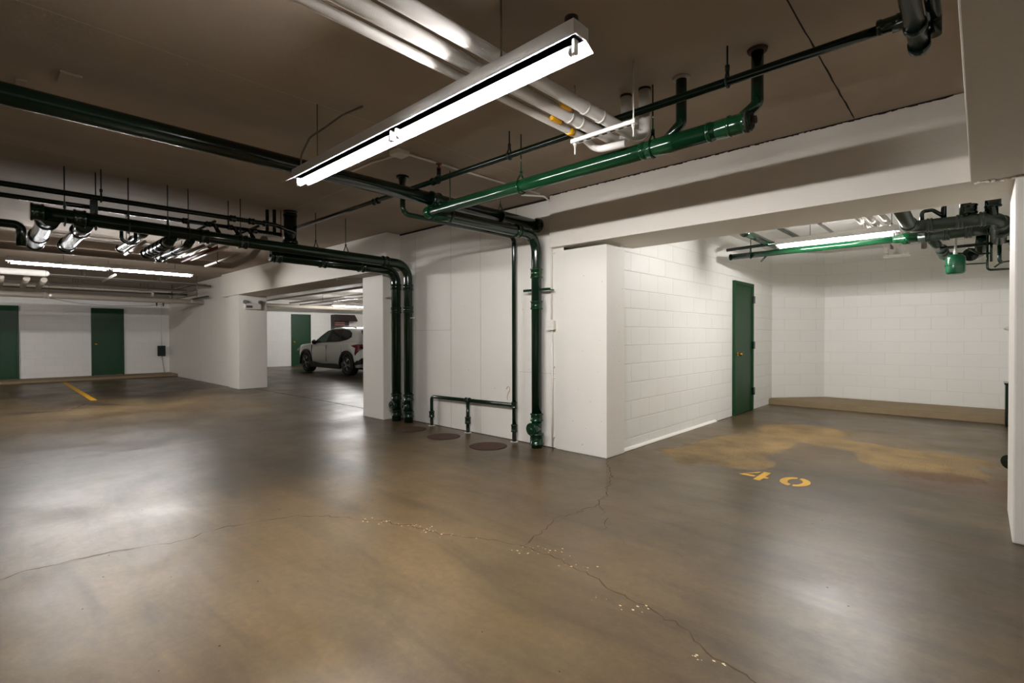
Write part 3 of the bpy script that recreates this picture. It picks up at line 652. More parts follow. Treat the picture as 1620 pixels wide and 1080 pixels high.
for w_, x in ((w2, -1.66), (w3, -1.53)):
    part_lathe('riser_cuff', (x, 2.83, CZ), (0, 0, -1), [(0, .037), (.012, .037)], 'gap', w_)
for k, (x, y, z) in enumerate(((-1.765, 2.25, 2.474), (-1.66, 2.2, 2.5))):
    t = thing('valve_handle', ('yellow tag on the lower' if k == 0 else 'yellow tag between the upper')+' white insulated pipe near the trapeze', 'tag', (x, y, z))
    part_lathe('grip', (x, y-.05, z-.01), (0, 1, 0), [(0, .012), (.01, .015), (.08, .015), (.09, .012)], 'yellow', t, 10)
    part_box('stem', (x-.012, x+.012, y+.03, y+.05, z-.02, z+.012), 'copper', t, .002)
t = thing('trapeze_hanger', 'white slotted strut trapeze carrying the white insulated pipes', 'pipe hanger', (-1.62, 2.50, CZ))
b = NB(); box(b, -1.84, -1.40, 2.48, 2.52, 2.418, 2.440, bev=.002)
for i in range(7):
    x = -1.79+i*.055; box(b, x, x+.032, 2.493, 2.507, 2.4172, 2.4185, mi=1)
obj('strut', b, ['steel', 'gap'], t)
for x in (-1.82, -1.42):
    rd = part_tube('rod', [(x, 2.50, CZ), (x, 2.50, 2.35)], .0045, 0, 'steel', t, 8)
    part_lathe('nut', (x, 2.5, 2.417), (0, 0, -1), [(0, .011), (.012, .011), (.012, .008), (.022, .008)], 'steel', rd, 6)
for x, y in ((-1.95, 1.22), (-1.75, 1.3)):
    pass

# ------------------------------------------------------------------ conduit and box on the middle wall; conduit on ceiling
t = thing('wall_conduit', 'thin white conduit running down the wall left of the bay pillar', 'conduit', (-3.45, 4.31, 0))
part_tube('upper_tube', [(-3.62, 4.0, CZ-.012), (-3.47, 4.2, CZ-.014), (-3.46, 4.315, CZ-.06), (-3.46, 4.315, 1.41)], .010, .06, 'wall', t, 10)
part_tube('lower_tube', [(-3.45, 4.315, 1.31), (-3.45, 4.315, .02)], .010, 0, 'wall', t, 10)
for z in (.9, .12, .78, 2.15): part_box('strap', (-3.475, -3.425, 4.316, 4.33, z-.008, z+.008), 'wall', t, .001)
t = thing('junction_box', 'small white electrical box on the conduit beside the bay pillar', 'electrical box', (-3.45, 4.33, 1.36))
part_box('box_body', (-3.50, -3.40, 4.275, 4.33, 1.31, 1.41), 'wall', t, .006)
part_box('cover', (-3.505, -3.395, 4.268, 4.276, 1.305, 1.415), 'wall', t, .003)
t = thing('ceiling_conduit', 'thin painted conduit crossing the slab beside the big fixture', 'conduit', (-3.2, 2, CZ))
part_tube('tube', [(-4.5, 2.35, CZ-.012), (-3.9, 2.35, CZ-.012), (-3.5, 2.42, CZ-.012), (-3.45, 4.1, CZ-.012)], .009, .05, 'beam', t, 10)
part_box('box', (-3.57, -3.45, 2.32, 2.44, CZ-.04, CZ), 'beam', t, .004)
t = thing('flexible_conduit', 'loop of grey flexible conduit between the slab and the big fixture', 'conduit', (-3.35, 1.53, 2.42))
part_tube('loop', [(-3.62, 1.6, 2.40), (-3.60, 1.6, 2.55), (-3.5, 1.62, 2.66), (-3.35, 1.66, 2.70), (-3.15, 1.68, 2.73), (-3.0, 1.75, 2.765)], .007, .08, 'wire', t, 8)

# ------------------------------------------------------------------ manhole covers
for k, (x, y, rr) in enumerate(((-5.53, 3.90, .20), (-4.83, 3.90, .195), (-4.04, 3.90, .205))):
    t = thing('manhole_cover', ('leftmost', 'middle', 'rightmost')[k]+' of the three rusty round manhole covers by the wall', 'manhole cover', (x, y, 0), 'manhole covers')
    part_lathe('rim', (x, y, -.004), (0, 0, 1), [(0, rr+.008), (.0065, rr+.008), (.0066, rr)], 'rust_dark', t, 48)
    part_lathe('lid', (x, y, .0), (0, 0, 1), [(0, rr-.004), (.005, rr-.004), (.006, rr-.01), (.0062, rr*.72), (.0075, rr*.7), (.0078, .01)], 'rust', t, 48)

# ------------------------------------------------------------------ painted markings
t = thing('painted_number', 'yellow stencilled number 40 on the bay floor', 'number', (-1.3, 4.7, 0))
def flat(polys, name, z=.0016):
    b = NB()
    for p in polys: b.faces.new([b.verts.new((x, y, z)) for x, y in p])
    return obj(name, b, 'paint_yellow', t)
flat([[(-1.585, 4.64), (-1.448, 4.64), (-1.448, 4.69), (-1.51, 4.69), (-1.545, 4.69)], [(-1.585, 4.64), (-1.545, 4.685), (-1.46, 4.78), (-1.448, 4.86)], [(-1.43, 4.548), (-1.372, 4.548), (-1.372, 4.64), (-1.340, 4.64), (-1.340, 4.69), (-1.372, 4.69), (-1.372, 4.862), (-1.43, 4.862)]], 'digit_four')
def arc(a0, a1, cx, cy, rx, ry, w, n=10):
    o_ = [(cx+rx*math.cos(math.radians(a0+(a1-a0)*i/n)), cy+ry*math.sin(math.radians(a0+(a1-a0)*i/n))) for i in range(n+1)]
    i_ = [(cx+(rx-w)*math.cos(math.radians(a1-(a1-a0)*i/n)), cy+(ry-w)*math.sin(math.radians(a1-(a1-a0)*i/n))) for i in range(n+1)]
    return o_+i_
flat([arc(98, 262, -1.143, 4.71, .112, .155, .058), arc(-82, 82, -1.143, 4.71, .112, .155, .058)], 'digit_zero')
b = NB(); b.faces.new([b.verts.new(p) for p in ((-18.25, 1.48, .002), (-18.25, 1.58, .002), (-12.6, 1.54, .002), (-12.6, 1.44, .002))])
tag(obj('parking_line', b, 'paint_yellow'), 'yellow painted parking stripe in front of the far doors', 'parking line')

# ------------------------------------------------------------------ far left wall things
t = thing('electrical_box', 'small dark green box low on the far wall by the corner', 'electrical box', (-19.3, 3.95, .8))
part_box('box_body', (-19.3, -19.18, 3.86, 4.05, .63, .94), 'green_dark_shaded', t, .008); part_box('cover', (-19.185, -19.165, 3.85, 4.06, .62, .95), 'green_dark_shaded', t, .004)
part_tube('conduit', [(-19.28, 3.98, .94), (-19.28, 3.98, 2.3)], .012, 0, 'wall', t, 8); part_tube('drain_tube', [(-19.28, 3.98, .63), (-19.28, 4.02, .3), (-19.28, 4.05, .09)], .012, 0, 'cream', t, 8)
for k, y in enumerate((3.84, 4.02)):
    t = thing('wall_valve', ('left' if k == 0 else 'right')+' small dark fitting hanging below the duct at the far corner', 'valve', (-19.2, y, 2.28))
    part_tube('body', [(-19.2, y, 2.36), (-19.2, y, 2.22)], .016, 0, 'rod', t, 8); part_tube('handle', [(-19.2, y-.03, 2.30), (-19.2, y+.03, 2.31)], .01, 0, 'rod', t, 8)
t = thing('insulated_main', 'long cream insulated main along the top of the far wall', 'pipe', (-15.6, 2, 2.18))
part_tube('jacket', [(-15.6, -5, 2.21), (-15.6, 4.19, 2.18)], .065, 0, 'cream', t, 20)
for y in (-.5, 1.0, 2.6, 3.9): part_lathe('band', (-15.6, y, 2.195), (0, 1, 0), [(-.02, .07), (.02, .07)], 'cream', t)
for k, (x, z, rr, m, y1, lab) in enumerate(((-15.9, 2.42, .035, 'cream', 3.1, 'cream pipe above the insulated main ending in an elbow'), (-15.2, 2.45, .022, 'wire', 3.7, 'thin grey pipe above the insulated main'), (-16.3, 2.52, .03, 'cream', 4.1, 'pale pipe high behind the far pipe rack'), (-14.6, 2.55, .025, 'wire', 4.1, 'grey pipe nearest the slab in front of the far doors'), (-16.8, 2.45, .03, 'wire', 4.1, 'grey pipe at the back of the far pipe rack'), (-15.0, 2.62, .02, 'cream', 4.1, 'thin pale conduit at the slab above the far rack'))):
    t = thing('rack_pipe', lab, 'pipe', (x, 2, z))
    part_tube('pipe', [(x, -5, z), (x, y1, z), (x, y1, z-.12)] if k == 0 else [(x, -5, z), (x, y1, z)], rr, .05, m, t, 12)
    for y in (-.2, 1.6, 3.0): part_tube('rod', [(x, y, z), (x, y, CZ)], .006, 0, 'wire', t, 6)
t = thing('pipe_rack', 'steel frame holding the far pipes at the wall corner', 'rack', (-15.6, 3.9, 2.3))
for x in (-16.9, -14.5): part_tube('post', [(x, 3.75, CZ), (x, 3.75, 2.26)], .014, 0, 'wire', t, 8)
for z in (2.30, 2.42, 2.56): part_box('rail', (-17.0, -14.4, 3.735, 3.765, z-.012, z+.012), 'wire', t, .002)
part_box('bracket', (-16.1, -14.6, 4.0, 4.05, 2.27, 2.30), 'rod', t, .003)
t = thing('insulated_pipe', 'white round-ended insulated pipe left of the far fixture', 'pipe', (-12.8, .5, 2.44))
part_tube('jacket', [(-12.8, -4, 2.43), (-12.8, .83, 2.43)], .058, 0, 'white_pipe', t, 20); part_lathe('end_dome', (-12.8, .83, 2.43), (0, 1, 0), [(0, .058), (.03, .05), (.05, .03), (.06, .01)], 'white_pipe', t)
for k, y in enumerate((-.2, .25, .6, .85)):
    tag(part_tube('cross_pipe', [(-13.1-.1*k, y, 2.36), (-15.2, y+.02, 2.34)], .05 if k else .035, 0, 'cream' if k else 'rod', None, 14), ('dark', 'first pale', 'second pale', 'third pale')[k]+' short cross pipe under the far slab at left', 'pipe')
# long cream pipe across the middle distance
t = thing('cream_main', 'wide cream pipe crossing under the slab between the dark mains and the far fixture', 'pipe', (-9.3, 1.5, 2.42))
part_tube('pipe', [(-9.3, -4, 2.43), (-9.3, 2.93, 2.44), (-8.5, 2.98, 2.52), (-8.0, 2.98, 2.74)], .05, .12, 'cream_grey', t, 18)
for x, y in ((-9.3, 2.2), (-9.3, .6)): part_tube('rod', [(x, y, 2.44), (x, y, CZ)], .006, 0, 'rod', t, 6)
for k in range(4):
    x = -9.75-.12*k
    tag(part_tube('slab_conduit', [(x, -3, CZ-.03), (x, 2.4-.1*k, CZ-.03)], .012, 0, 'cream', None, 8), ('first', 'second', 'third', 'fourth')[k]+' thin pale conduit on the slab above the far fixture, counted from the viewer', 'conduit', 'slab conduits')
for k, (y, x0, x1, z0, z1, lab) in enumerate(((1.75, -12.0, -13.4, 2.42, 2.40, 'bright diagonal conduit hanging below the far fixture'), (1.0, -15.0, -14.3, 2.1, 2.12, 'small white pipe end below the insulated main'))):
    t = thing('hanging_conduit', lab, 'conduit', (x0, y, z0)); part_tube('pipe', [(x0, y, z0), (x1, y, z1)], .022, 0, 'steel', t, 12)
    part_tube('rod', [((x0+x1)/2, y, z0), ((x0+x1)/2, y, CZ)], .004, 0, 'wire', t, 6)
b = NB(); tube(b, [(-15.58, 1.0, 2.14), (-15.56, 1.6, 2.03), (-15.56, 2.2, 2.0), (-15.58, 2.9, 2.03), (-15.6, 3.5, 2.13)], .006, .3, 6)
tag(obj('sagging_wire', b, 'wire'), 'thin wire sagging below the insulated main on the far wall', 'wire')
# exposed copper lines beyond the main
for k, (y, x0, x1, z, m) in enumerate(((2.15, -7.4, -9.1, 2.42, 'rust_red'), (2.25, -7.3, -9.0, 2.44, 'steel'), (2.05, -7.6, -9.15, 2.46, 'wire'))):
    tag(part_tube('branch_conduit', [(x0, y, z), (x1, y, z)], .02, 0, m, None, 12), ('red brown', 'bright', 'grey')[k]+' branch conduit behind the mains near the left beam end', 'conduit')
for k, (y, a, b_) in enumerate(((1.9, -6.6, -10), (2.35, -6.5, -10.2))):
    tag(part_tube('cross_conduit', [(a, y, 2.60), (b_, y, 2.60)], .016, 0, 'rod', None, 8), ('front', 'rear')[k]+' dark cross conduit under the slab behind the mains', 'conduit')

# emergency light on the left pillar
t = thing('emergency_light', 'white emergency light with two lamps on the left pillar', 'emergency light', (-12.72, 4.42, 2.0))
part_box('housing', (-12.72, -12.63, 4.26, 4.62, 1.89, 2.03), 'steel', t, .01)
part_box('sign_plate', (-12.632, -12.627, 4.28, 4.42, 1.92, 1.975), 'wire', t, .001)
for y in (4.28, 4.59):
    h = part_lathe('lamp_head', (-12.70, y, 2.07), (1, -.3 if y < 4.4 else .3, -.2), [(0, .02), (.03, .045), (.08, .05), (.085, .044)], 'tubecap', t, 16)
t = thing('loose_cable', 'grey cable looping down below the beam by the left column', 'cable', (-7.4, 4.15, 2.2))
part_tube('cable', [(-8.1, 4.14, 2.42), (-8.05, 4.13, 2.26), (-7.98, 4.13, 2.22), (-7.9, 4.14, 2.30), (-7.85, 4.15, 2.44)], .006, .05, 'wire', t, 8)
part_tube('lower_cable', [(-7.98, 4.13, 2.215), (-7.8, 4.3, 2.21), (-7.0, 4.5, 2.20)], .006, .05, 'wire', t, 8)
# rear area: pipes, louvre
t = thing('insulated_main', 'cream insulated main along the slab of the car area', 'pipe', (-18.6, 8, 2.36))
part_tube('jacket', [(-18.6, 4.7, 2.36), (-18.6, 12.9, 2.36)], .07, 0, 'cream', t, 16)
t = thing('water_pipe', 'dark thin pipe hanging under the slab above the car', 'pipe', (-15, 7.6, 2.4))
part_tube('pipe', [(-18.2, 8.0, 2.40), (-7.2, 7.6, 2.40)], .022, 0, 'green_dark_shaded', t, 10)
part_tube('rod', [(-13.2, 7.8, 2.40), (-13.2, 7.8, CZ)], .005, 0, 'rod', t, 6); part_tube('rod', [(-16.2, 7.9, 2.40), (-16.2, 7.9, CZ)], .005, 0, 'rod', t, 6)
for k, (y, z) in enumerate(((7.2, 2.55), (9.6, 2.5), (8.6, 2.6))):
    tag(part_tube('slab_pipe', [(-20.5, y, z), (-9, y-.3, z)], .03, 0, 'cream', None, 10), ('front', 'rear', 'middle')[k]+' pale pipe under the slab of the car area', 'pipe')
t = thing('wall_louver', 'dark hooded vent with reddish slats on the rear wall above the car', 'vent', (-21.1, 11.1, 1.9))
b = NB(); prism(b, [(-21.1, 2.2), (-20.6, 2.2), (-20.35, 1.93), (-20.42, 1.90), (-20.62, 1.93), (-21.1, 1.93)], 'y', 10.65, 11.55); obj('hood', b, 'louver_hood', t)
b = NB(); box(b, -21.1, -20.75, 10.65, 11.35, 1.3, 1.94, bev=.01); obj('vent_body', b, 'louver_hood', t)
for i in range(6): part_box('slat', (-20.76, -20.68, 10.66, 11.1, 1.38+.09*i, 1.43+.09*i), 'louver', t, .01)

# ------------------------------------------------------------------ bay services
t = thing('bay_drain', 'green horizontal drain pipe behind the bay fixture with a large reducer', 'pipe', (-1.5, 7.26, 2.345))
part_tube('pipe', [(-2.58, 7.26, 2.345), (-.68, 7.26, 2.35)], .040, 0, 'green', t, 20)
part_lathe('end_cap', (-2.58, 7.26, 2.345), (-1, 0, 0), [(0, .044), (.02, .042), (.022, .02)], 'green_dark_shaded', t)
part_lathe('reducer', (-.76, 7.26, 2.35), (1, 0, 0), [(0, .041), (.04, .048), (.08, .052), (.10, .070), (.16, .070), (.162, .056), (.42, .056)], 'green', t)
part_tube('dark_run', [(-.36, 7.26, 2.35), (.42, 7.26, 2.35)], .056, 0, 'green_half_shaded', t, 20)
for x in (-.30, -.12, .05): hub(t, (x, 7.26, 2.35), (1, 0, 0), .062, .05, 'green_half_shaded')
t = thing('lower_bay_main', 'second grey green pipe just behind and below the thick bay pipe', 'pipe', (-.2, 6.86, 2.28))
part_tube('pipe', [(-.50, 6.86, 2.275), (-.08, 6.86, 2.285), (.03, 6.86, 2.285)], .048, 0, 'green_sheen', t, 20)
for x in (-.42, -.27, -.10): hub(t, (x, 6.86, 2.28), (1, 0, 0), .053, .05, 'green_sheen')
part_tube('trap_leg', [(-.40, 6.86, 2.27), (-.36, 7.05, 2.215), (-.33, 8.0, 2.205)], .046, .08, 'green_sheen', t, 20)
for y in (7.45, 7.7, 7.95): hub(t, (-.335, y, 2.208), (0, 1, 0), .052, .06, 'green_sheen')
t = thing('bay_main', 'thick grey green pipe with couplings near the right pillar of the bay', 'pipe', (-.2, 6.42, 2.31))
part_tube('pipe', [(-.53, 5.0, 2.37), (-.53, 6.42, 2.33), (.11, 6.42, 2.32), (.12, 6.95, 2.19)], .057, .09, 'green_sheen', t, 22)
for x in (-.38, -.16, .0): hub(t, (x, 6.42, 2.325), (1, 0, 0), .062, .05, 'green_sheen')
hub(t, (-.53, 6.27, 2.335), (0, 1, 0), .063, .06, 'green_sheen'); hub(t, (.125, 6.55, 2.29), (0, 1, -.25), .063, .06, 'green_sheen'); hub(t, (.135, 6.72, 2.245), (0, 1, -.25), .063, .06, 'green_sheen')
for x, rr in ((-.275, .022), (-.12, .045), (.06, .048)):
    part_tube('riser', [(x, 6.42, CZ), (x, 6.42, 2.34)], rr, 0, 'green_dark_shaded', t, 18)
hub(t, (-.09, 6.42, 2.43), (0, 0, 1), .055, .09, 'green_dark_shaded'); hub(t, (.07, 6.42, 2.48), (0, 0, 1), .056, .12, 'green_dark_shaded')
part_tube('vent_branch', [(-.44, 6.42, 2.36), (-.44, 6.42, 2.47), (-.36, 6.42, 2.47), (-.28, 6.42, 2.40)], .018, .03, 'green_dark_shaded', t, 12)
t = thing('edge_pipe', 'dark ringed pipe at the very edge of the right pillar inside the bay', 'pipe', (.24, 6.7, 2.2))
part_tube('pipe', [(.34, 6.1, 2.34), (.27, 6.55, 2.27), (.26, 7.4, 2.14)], .058, .12, 'green_dark_shaded', t, 20)
for y, z in ((6.75, 2.24), (6.95, 2.21), (7.15, 2.18)): hub(t, (.265, y, z), (0, 1, -.15), .064, .06, 'green_dark_shaded')
t = thing('trap_pipe', 'dark trap with a round cap behind the green tank', 'pipe', (-.07, 8.0, 2.2))
part_tube('pipe', [(-.33, 8.05, 2.20), (-.12, 8.15, 2.18), (-.02, 8.0, 2.2), (.0, 7.34, 2.29)], .052, .1, 'green_dark_shaded', t, 20)
part_lathe('end_cap', (-.10, 7.95, 2.18), (0, -1, 0), [(0, .075), (.04, .075), (.05, .03), (.07, .03)], 'green_dark_shaded', t)
t = thing('expansion_tank', 'bright green round expansion tank hanging under the bay pipes', 'tank', (-.205, 7.0, 1.9))
part_lathe('tank_body', (-.205, 7.0, 1.876), (0, 0, 1), [(0, .03), (.003, .062), (.012, .076), (.03, .083), (.09, .084), (.165, .083), (.188, .076), (.203, .058), (.209, .02)], 'green_tank', t, 32)
part_lathe('seam_band', (-.205, 7.0, 1.965), (0, 0, 1), [(0, .084), (.002, .094), (.006, .094), (.008, .084)], 'green_tank', t, 32)
part_lathe('nipple', (-.205, 7.0, 2.08), (0, 0, 1), [(0, .014), (.015, .018), (.05, .018), (.052, .011), (.20, .011)], 'steel', t, 12)
part_tube('side_pipe', [(-.125, 7.0, 1.975), (.035, 7.0, 1.97)], .007, 0, 'rod', t, 8)
t = thing('small_piping', 'thin dark pipes looping between the tank and the right pillar', 'pipe', (.1, 7.0, 2.0))
part_tube('loop_pipe', [(.037, 7.0, 2.26), (.037, 7.0, 1.90), (.36, 7.0, 1.89)], .011, .03, 'green_half_shaded', t, 10)
part_tube('drop_pipe', [(.066, 7.0, 2.26), (.066, 7.0, 1.98)], .011, 0, 'green_half_shaded', t, 10)
part_tube('wide_drop_pipe', [(.125, 6.98, 2.16), (.125, 6.98, 1.99), (.14, 7.0, 1.96)], .017, .02, 'green_half_shaded', t, 10)
part_tube('cross_pipe', [(-.33, 7.06, 2.17), (.38, 7.06, 2.18)], .016, 0, 'green_dark_shaded', t, 10)
part_tube('hose', [(.09, 7.08, 1.93), (.14, 7.08, 1.975), (.25, 7.08, 1.99)], .008, .05, 'rod', t, 8)
part_tube('diagonal_pipe', [(-.11, 7.1, 2.15), (-.02, 7.1, 2.08), (.06, 7.1, 2.08)], .010, .03, 'green_dark_shaded', t, 10)
t = thing('standpipe', 'thin dark green standpipe beside the right pillar inside the bay', 'pipe', (.30, 9.4, 0))
part_tube('pipe', [(.30, 9.4, .1), (.30, 9.4, 2.40)], .018, 0, 'green_dark_shaded', t, 12)
for z in (1.0, 1.28, 2.05): hub(t, (.30, 9.4, z), (0, 0, 1), .026, .05, 'copper' if z < 1.5 else 'green_dark_shaded')
b = NB(); tube(b, [(.31, 9.30, 1.36), (.24, 9.28, 1.345), (.21, 9.30, 1.33), (.24, 9.34, 1.31), (.31, 9.36, 1.30)], .010, .03, 8); obj('hose_loop', b, 'steel', t)
t = thing('floor_cabinet', 'dark green metal box low behind the right pillar', 'cabinet', (.35, 9.5, .06))
part_box('body', (.235, .49, 9.35, 9.7, .02, .58), 'green_dark_shaded', t, .01); part_box('lid', (.225, .495, 9.34, 9.71, .575, .60), 'green_dark_shaded', t, .004)
t = thing('floor_valve', 'dark green valve low beside the right pillar', 'valve', (.2, 6.1, .2))
part_tube('pipe', [(.20, 6.12, .0), (.20, 6.12, .42), (.49, 6.12, .42)], .022, .04, 'green_dark_shaded', t, 12)
part_lathe('handwheel', (.19, 6.1, .14), (-.5, -.8, 0), [(-.03, .05), (0, .062), (.02, .062), (.022, .02), (.05, .02)], 'green_dark_shaded', t, 16)
t = thing('water_pipe', 'thin dark pipe above the left end of the bay drain', 'pipe', (-2.4, 6.8, 2.42))
part_tube('pipe', [(-2.62, 7.2, 2.44), (-1.9, 7.2, 2.46)], .022, 0, 'green_dark_shaded', t, 12)
t = thing('duct_pipe', 'grey green pipe running away above the left end of the bay fixture', 'pipe', (-2.05, 6.5, 2.5))
part_tube('pipe', [(-2.1, 4.95, 2.5), (-2.1, 8.0, 2.48)], .045, 0, 'green', t, 18); hub(t, (-2.1, 6.35, 2.49), (0, 1, 0), .05, .05)
tag(part_tube('slab_pipe', [(-1.95, 4.95, 2.66), (-1.95, 9.5, 2.66)], .03, 0, 'green_dark_shaded', None, 12), 'grey pipe close to the slab at the left of the bay', 'pipe')
tag(part_tube('brace_pipe', [(-2.36, 7.85, 2.33), (-2.12, 7.30, 2.335)], .014, 0, 'green_dark_shaded', None, 10), 'thin diagonal brace below the bay drain at left', 'pipe')
tag(part_tube('slab_conduit', [(-1.45, 5.0, 2.62), (-1.45, 8.2, 2.60)], .018, 0, 'wire', None, 10), 'thin grey conduit on the bay slab above the fixture', 'conduit')
hanger(-2.32, 7.26, 2.345, .040, 'x', 'rod hanger on the left end of the bay drain', 'rod', None)
for k, (x, rr, y1) in enumerate(((-.97, .028, 8.6), (-.87, .034, 8.75), (-.76, .028, 8.6))):
    t = thing('insulated_pipe', ('left', 'middle', 'right')[k]+' of three white insulated pipes above the bay fixture', 'pipe', (x, 5, 2.49), 'bay insulated pipes')
    part_tube('jacket', [(x, 4.94, 2.49), (x, y1, 2.49), (x, y1, 2.36)], rr, .05, 'white_pipe', t, 18)
    part_lathe('end_cuff', (x, y1, 2.37), (0, 0, -1), [(0, rr*1.15), (.03, rr*1.15)], 'white_pipe', t, 16)
t = thing('pipe_bracket', 'white bracket tying the lower ends of the bay insulated pipes', 'bracket', (-.87, 8.5, 2.36))
part_box('bar', (-1.01, -.72, 8.57, 8.78, 2.328, 2.342), 'white_pipe', t, .003)
for k, (x, y) in enumerate(((-1.62, 6.2), (-1.25, 6.5), (-.45, 5.6))):
    tag(part_tube('hanger_rod', [(x, y, CZ), (x, y, 2.5)], .005, 0, 'wire', None, 6), ('left', 'middle', 'right')[k]+' thin bare rod hanging from the bay slab', 'rod')
for k, (x, y) in enumerate(((-1.0, 9.6), (-.65, 9.9))):
    tag(part_lathe('ceiling_outlet', (x, y, CZ), (0, 0, -1), [(0, .05), (.02, .05), (.05, .035), (.2, .035), (.21, .02)], 'wire', None, 14), ('left', 'right')[k]+' small grey outlet on the slab at the back of the bay', 'outlet')
# small plates on the main slab
for k, (x0, x1, y0, y1) in enumerate(((-4.0, -3.85, .32, .42), (-4.35, -4.15, .15, .20), (-3.75, -3.62, 3.62, 3.72))):
    tag(part_box('ceiling_plate', (x0, x1, y0, y1, CZ-.015, CZ), 'ceiling', None, .003), ('flat plate on the slab above the thick dark main at left', 'small plate on the slab below the thick dark main at left', 'little plate on the slab near the middle wall')[k], 'plate')

# ------------------------------------------------------------------ parked car (nose toward the rear wall, near side visible)
def car():
    X0, Y0 = -15.85, 8.67      # centre
    t = thing('car', 'small white SUV parked nose-in behind the left opening', 'car', (X0, Y0, 0))
    # stations along the length (front = -): x, half width at belt, z rocker, z belt, hood/roof heights
    hw = .89
    wf, wr, wz, wR = -1.41, 1.42, .34, .40
    def lower(x):   # bottom edge of body side with wheel arches
        z = .27
        for w in (wf, wr):
            d = abs(x-w)
            if d < wR: z = max(z, wz+math.sqrt(max(0, wR*wR-d*d)))
        if x < -2.0: z = max(z, .24+(-2.0-x)*.2)
        if x > 2.05: z = max(z, .32+(x-2.05)*.6)
        return z
    def belt(x): return interp([(-2.25, .76), (-2.14, .88), (-1.9, .95), (-1.1, 1.01), (-.85, 1.02), (1.3, 1.07), (1.9, 1.08), (2.15, 1.0), (2.27, .9)], x)
    def interp(tb, x):
        if x <= tb[0][0]: return tb[0][1]
        for (a, va), (b, vb) in zip(tb, tb[1:]):
            if x <= b: return va+(vb-va)*(x-a)/(b-a)
        return tb[-1][1]
    def half(x): return interp([(-2.27, .62), (-2.15, .78), (-1.95, .86), (-1.5, .89), (1.6, .90), (2.0, .87), (2.2, .78), (2.28, .66)], x)
    xs = sorted(set([round(-2.27+i*.07, 3) for i in range(66)]+[wf-wR, wf+wR, wr-wR, wr+wR, 2.28]))
    b = NB(); rings = []
    for x in xs:
        lo, be, h = lower(x), belt(x), half(x)
        lo = min(lo, be-.05); mid = lo+(be-lo)*.62
        pr = [(h*.93, lo), (h*.985, lo+(be-lo)*.25), (h, mid), (h*.97, be-.03), (h*.93, be), (h*.60, be+.035), (0, be+.05)]
        full = [(-p, z) for p, z in pr]+[(p, z) for p, z in pr[-2::-1]]
        full = [(y, z) for y, z in full]+[(h*.8, .26), (-h*.8, .26)] if False else full
        rings.append([b.verts.new((X0+x, Y0+y, z)) for y, z in full])
    for A, B in zip(rings, rings[1:]):
        for k in range(len(A)-1):
            q = b.faces.new((A[k], A[k+1], B[k+1], B[k])); q.smooth = True
        b.faces.new((A[-1], A[0], B[0], B[-1]))
    b.faces.new(rings[0]); b.faces.new(rings[-1])
    obj('body', b, 'carwhite', t)
    # greenhouse
    gh = [(-.98, .98, .99), (-.55, 1.02, 1.25), (-.15, 1.03, 1.46), (.2, 1.04, 1.53), (.8, 1.05, 1.545), (1.4, 1.07, 1.50), (1.8, 1.08, 1.42), (1.98, 1.08, 1.28), (2.1, 1.07, 1.10)]
    b = NB(); rings = []
    for x, zb, zt in gh:
        hb = .83; k_ = (zt-zb)/.5; ht = hb-.18*min(1, k_)
        pr = [(hb, zb-.03), (ht+.02, zt-.05 if zt-zb > .08 else zb), (ht-.06, zt-.01), (0, zt+.015)]
        full = [(-p, z) for p, z in pr]+[(p, z) for p, z in pr[-2::-1]]
        rings.append([b.verts.new((X0+x, Y0+y, z)) for y, z in full])
    for A, B in zip(rings, rings[1:]):
        for k in range(len(A)-1):
            q = b.faces.new((A[k], A[k+1], B[k+1], B[k])); q.smooth = True
    b.faces.new(rings[0]); b.faces.new(rings[-1])
    obj('cabin', b, 'carwhite', t)
    def side(x, z):   # y of cabin side (near side = -)
        zb, zt = interp([(g[0], g[1]) for g in gh], x), interp([(g[0], g[2]) for g in gh], x)
        hb = .83; ht = hb-.18*min(1, (zt-zb)/.5)+.02; k_ = (z-(zb-.03))/max(.05, (zt-.05)-(zb-.03)); return hb+(ht-hb)*k_
    def pane(name, poly, m, off=.006):
        for s in (-1, 1):
            b = NB(); o_ = [b.verts.new((X0+x, Y0+s*(side(x, z)+off), z)) for x, z in poly]; i_ = [b.verts.new((X0+x, Y0+s*(side(x, z)-.02), z)) for x, z in poly]
            b.faces.new(o_); n = len(poly)
            for k in range(n): b.faces.new((o_[k], o_[(k+1) % n], i_[(k+1) % n], i_[k]))
            obj(name, b, m, t)
    pane('side_trim', [(-.92, 1.015), (-.52, 1.245), (-.15, 1.42), (.2, 1.475), (.9, 1.485), (1.3, 1.44), (1.52, 1.35), (1.58, 1.22), (1.35, 1.13), (.9, 1.07), (0, 1.03)], 'black', .004)
    pane('window', [(-.72, 1.055), (-.42, 1.23), (-.1, 1.38), (.10, 1.43), (-.02, 1.06)], 'glass_green', .010)
    pane('window', [(.17, 1.07), (.22, 1.44), (.86, 1.45), (.80, 1.09)], 'glass_dark', .010)
    pane('window', [(.87, 1.10), (.93, 1.445), (1.28, 1.40), (1.47, 1.31), (1.50, 1.21), (1.3, 1.15)], 'glass_dark', .010)
    # windscreen and rear window
    b = NB(); q = [b.verts.new((X0+x, Y0+y, z)) for x, y, z in ((-.99, -.70, 1.03), (-.99, .70, 1.03), (-.18, .56, 1.47), (-.18, -.56, 1.47))]; b.faces.new(q)
    r_ = bmesh.ops.extrude_face_region(b, geom=b.faces[:]); bmesh.ops.translate(b, verts=[e for e in r_['geom'] if isinstance(e, bmesh.types.BMVert)], vec=(.02, 0, -.02)); obj('windscreen', b, 'glass_dark', t)
    b = NB(); q = [b.verts.new((X0+x, Y0+y, z)) for x, y, z in ((2.115, -.66, 1.12), (2.115, .66, 1.12), (1.86, .60, 1.42), (1.86, -.60, 1.42))]; b.faces.new(q)
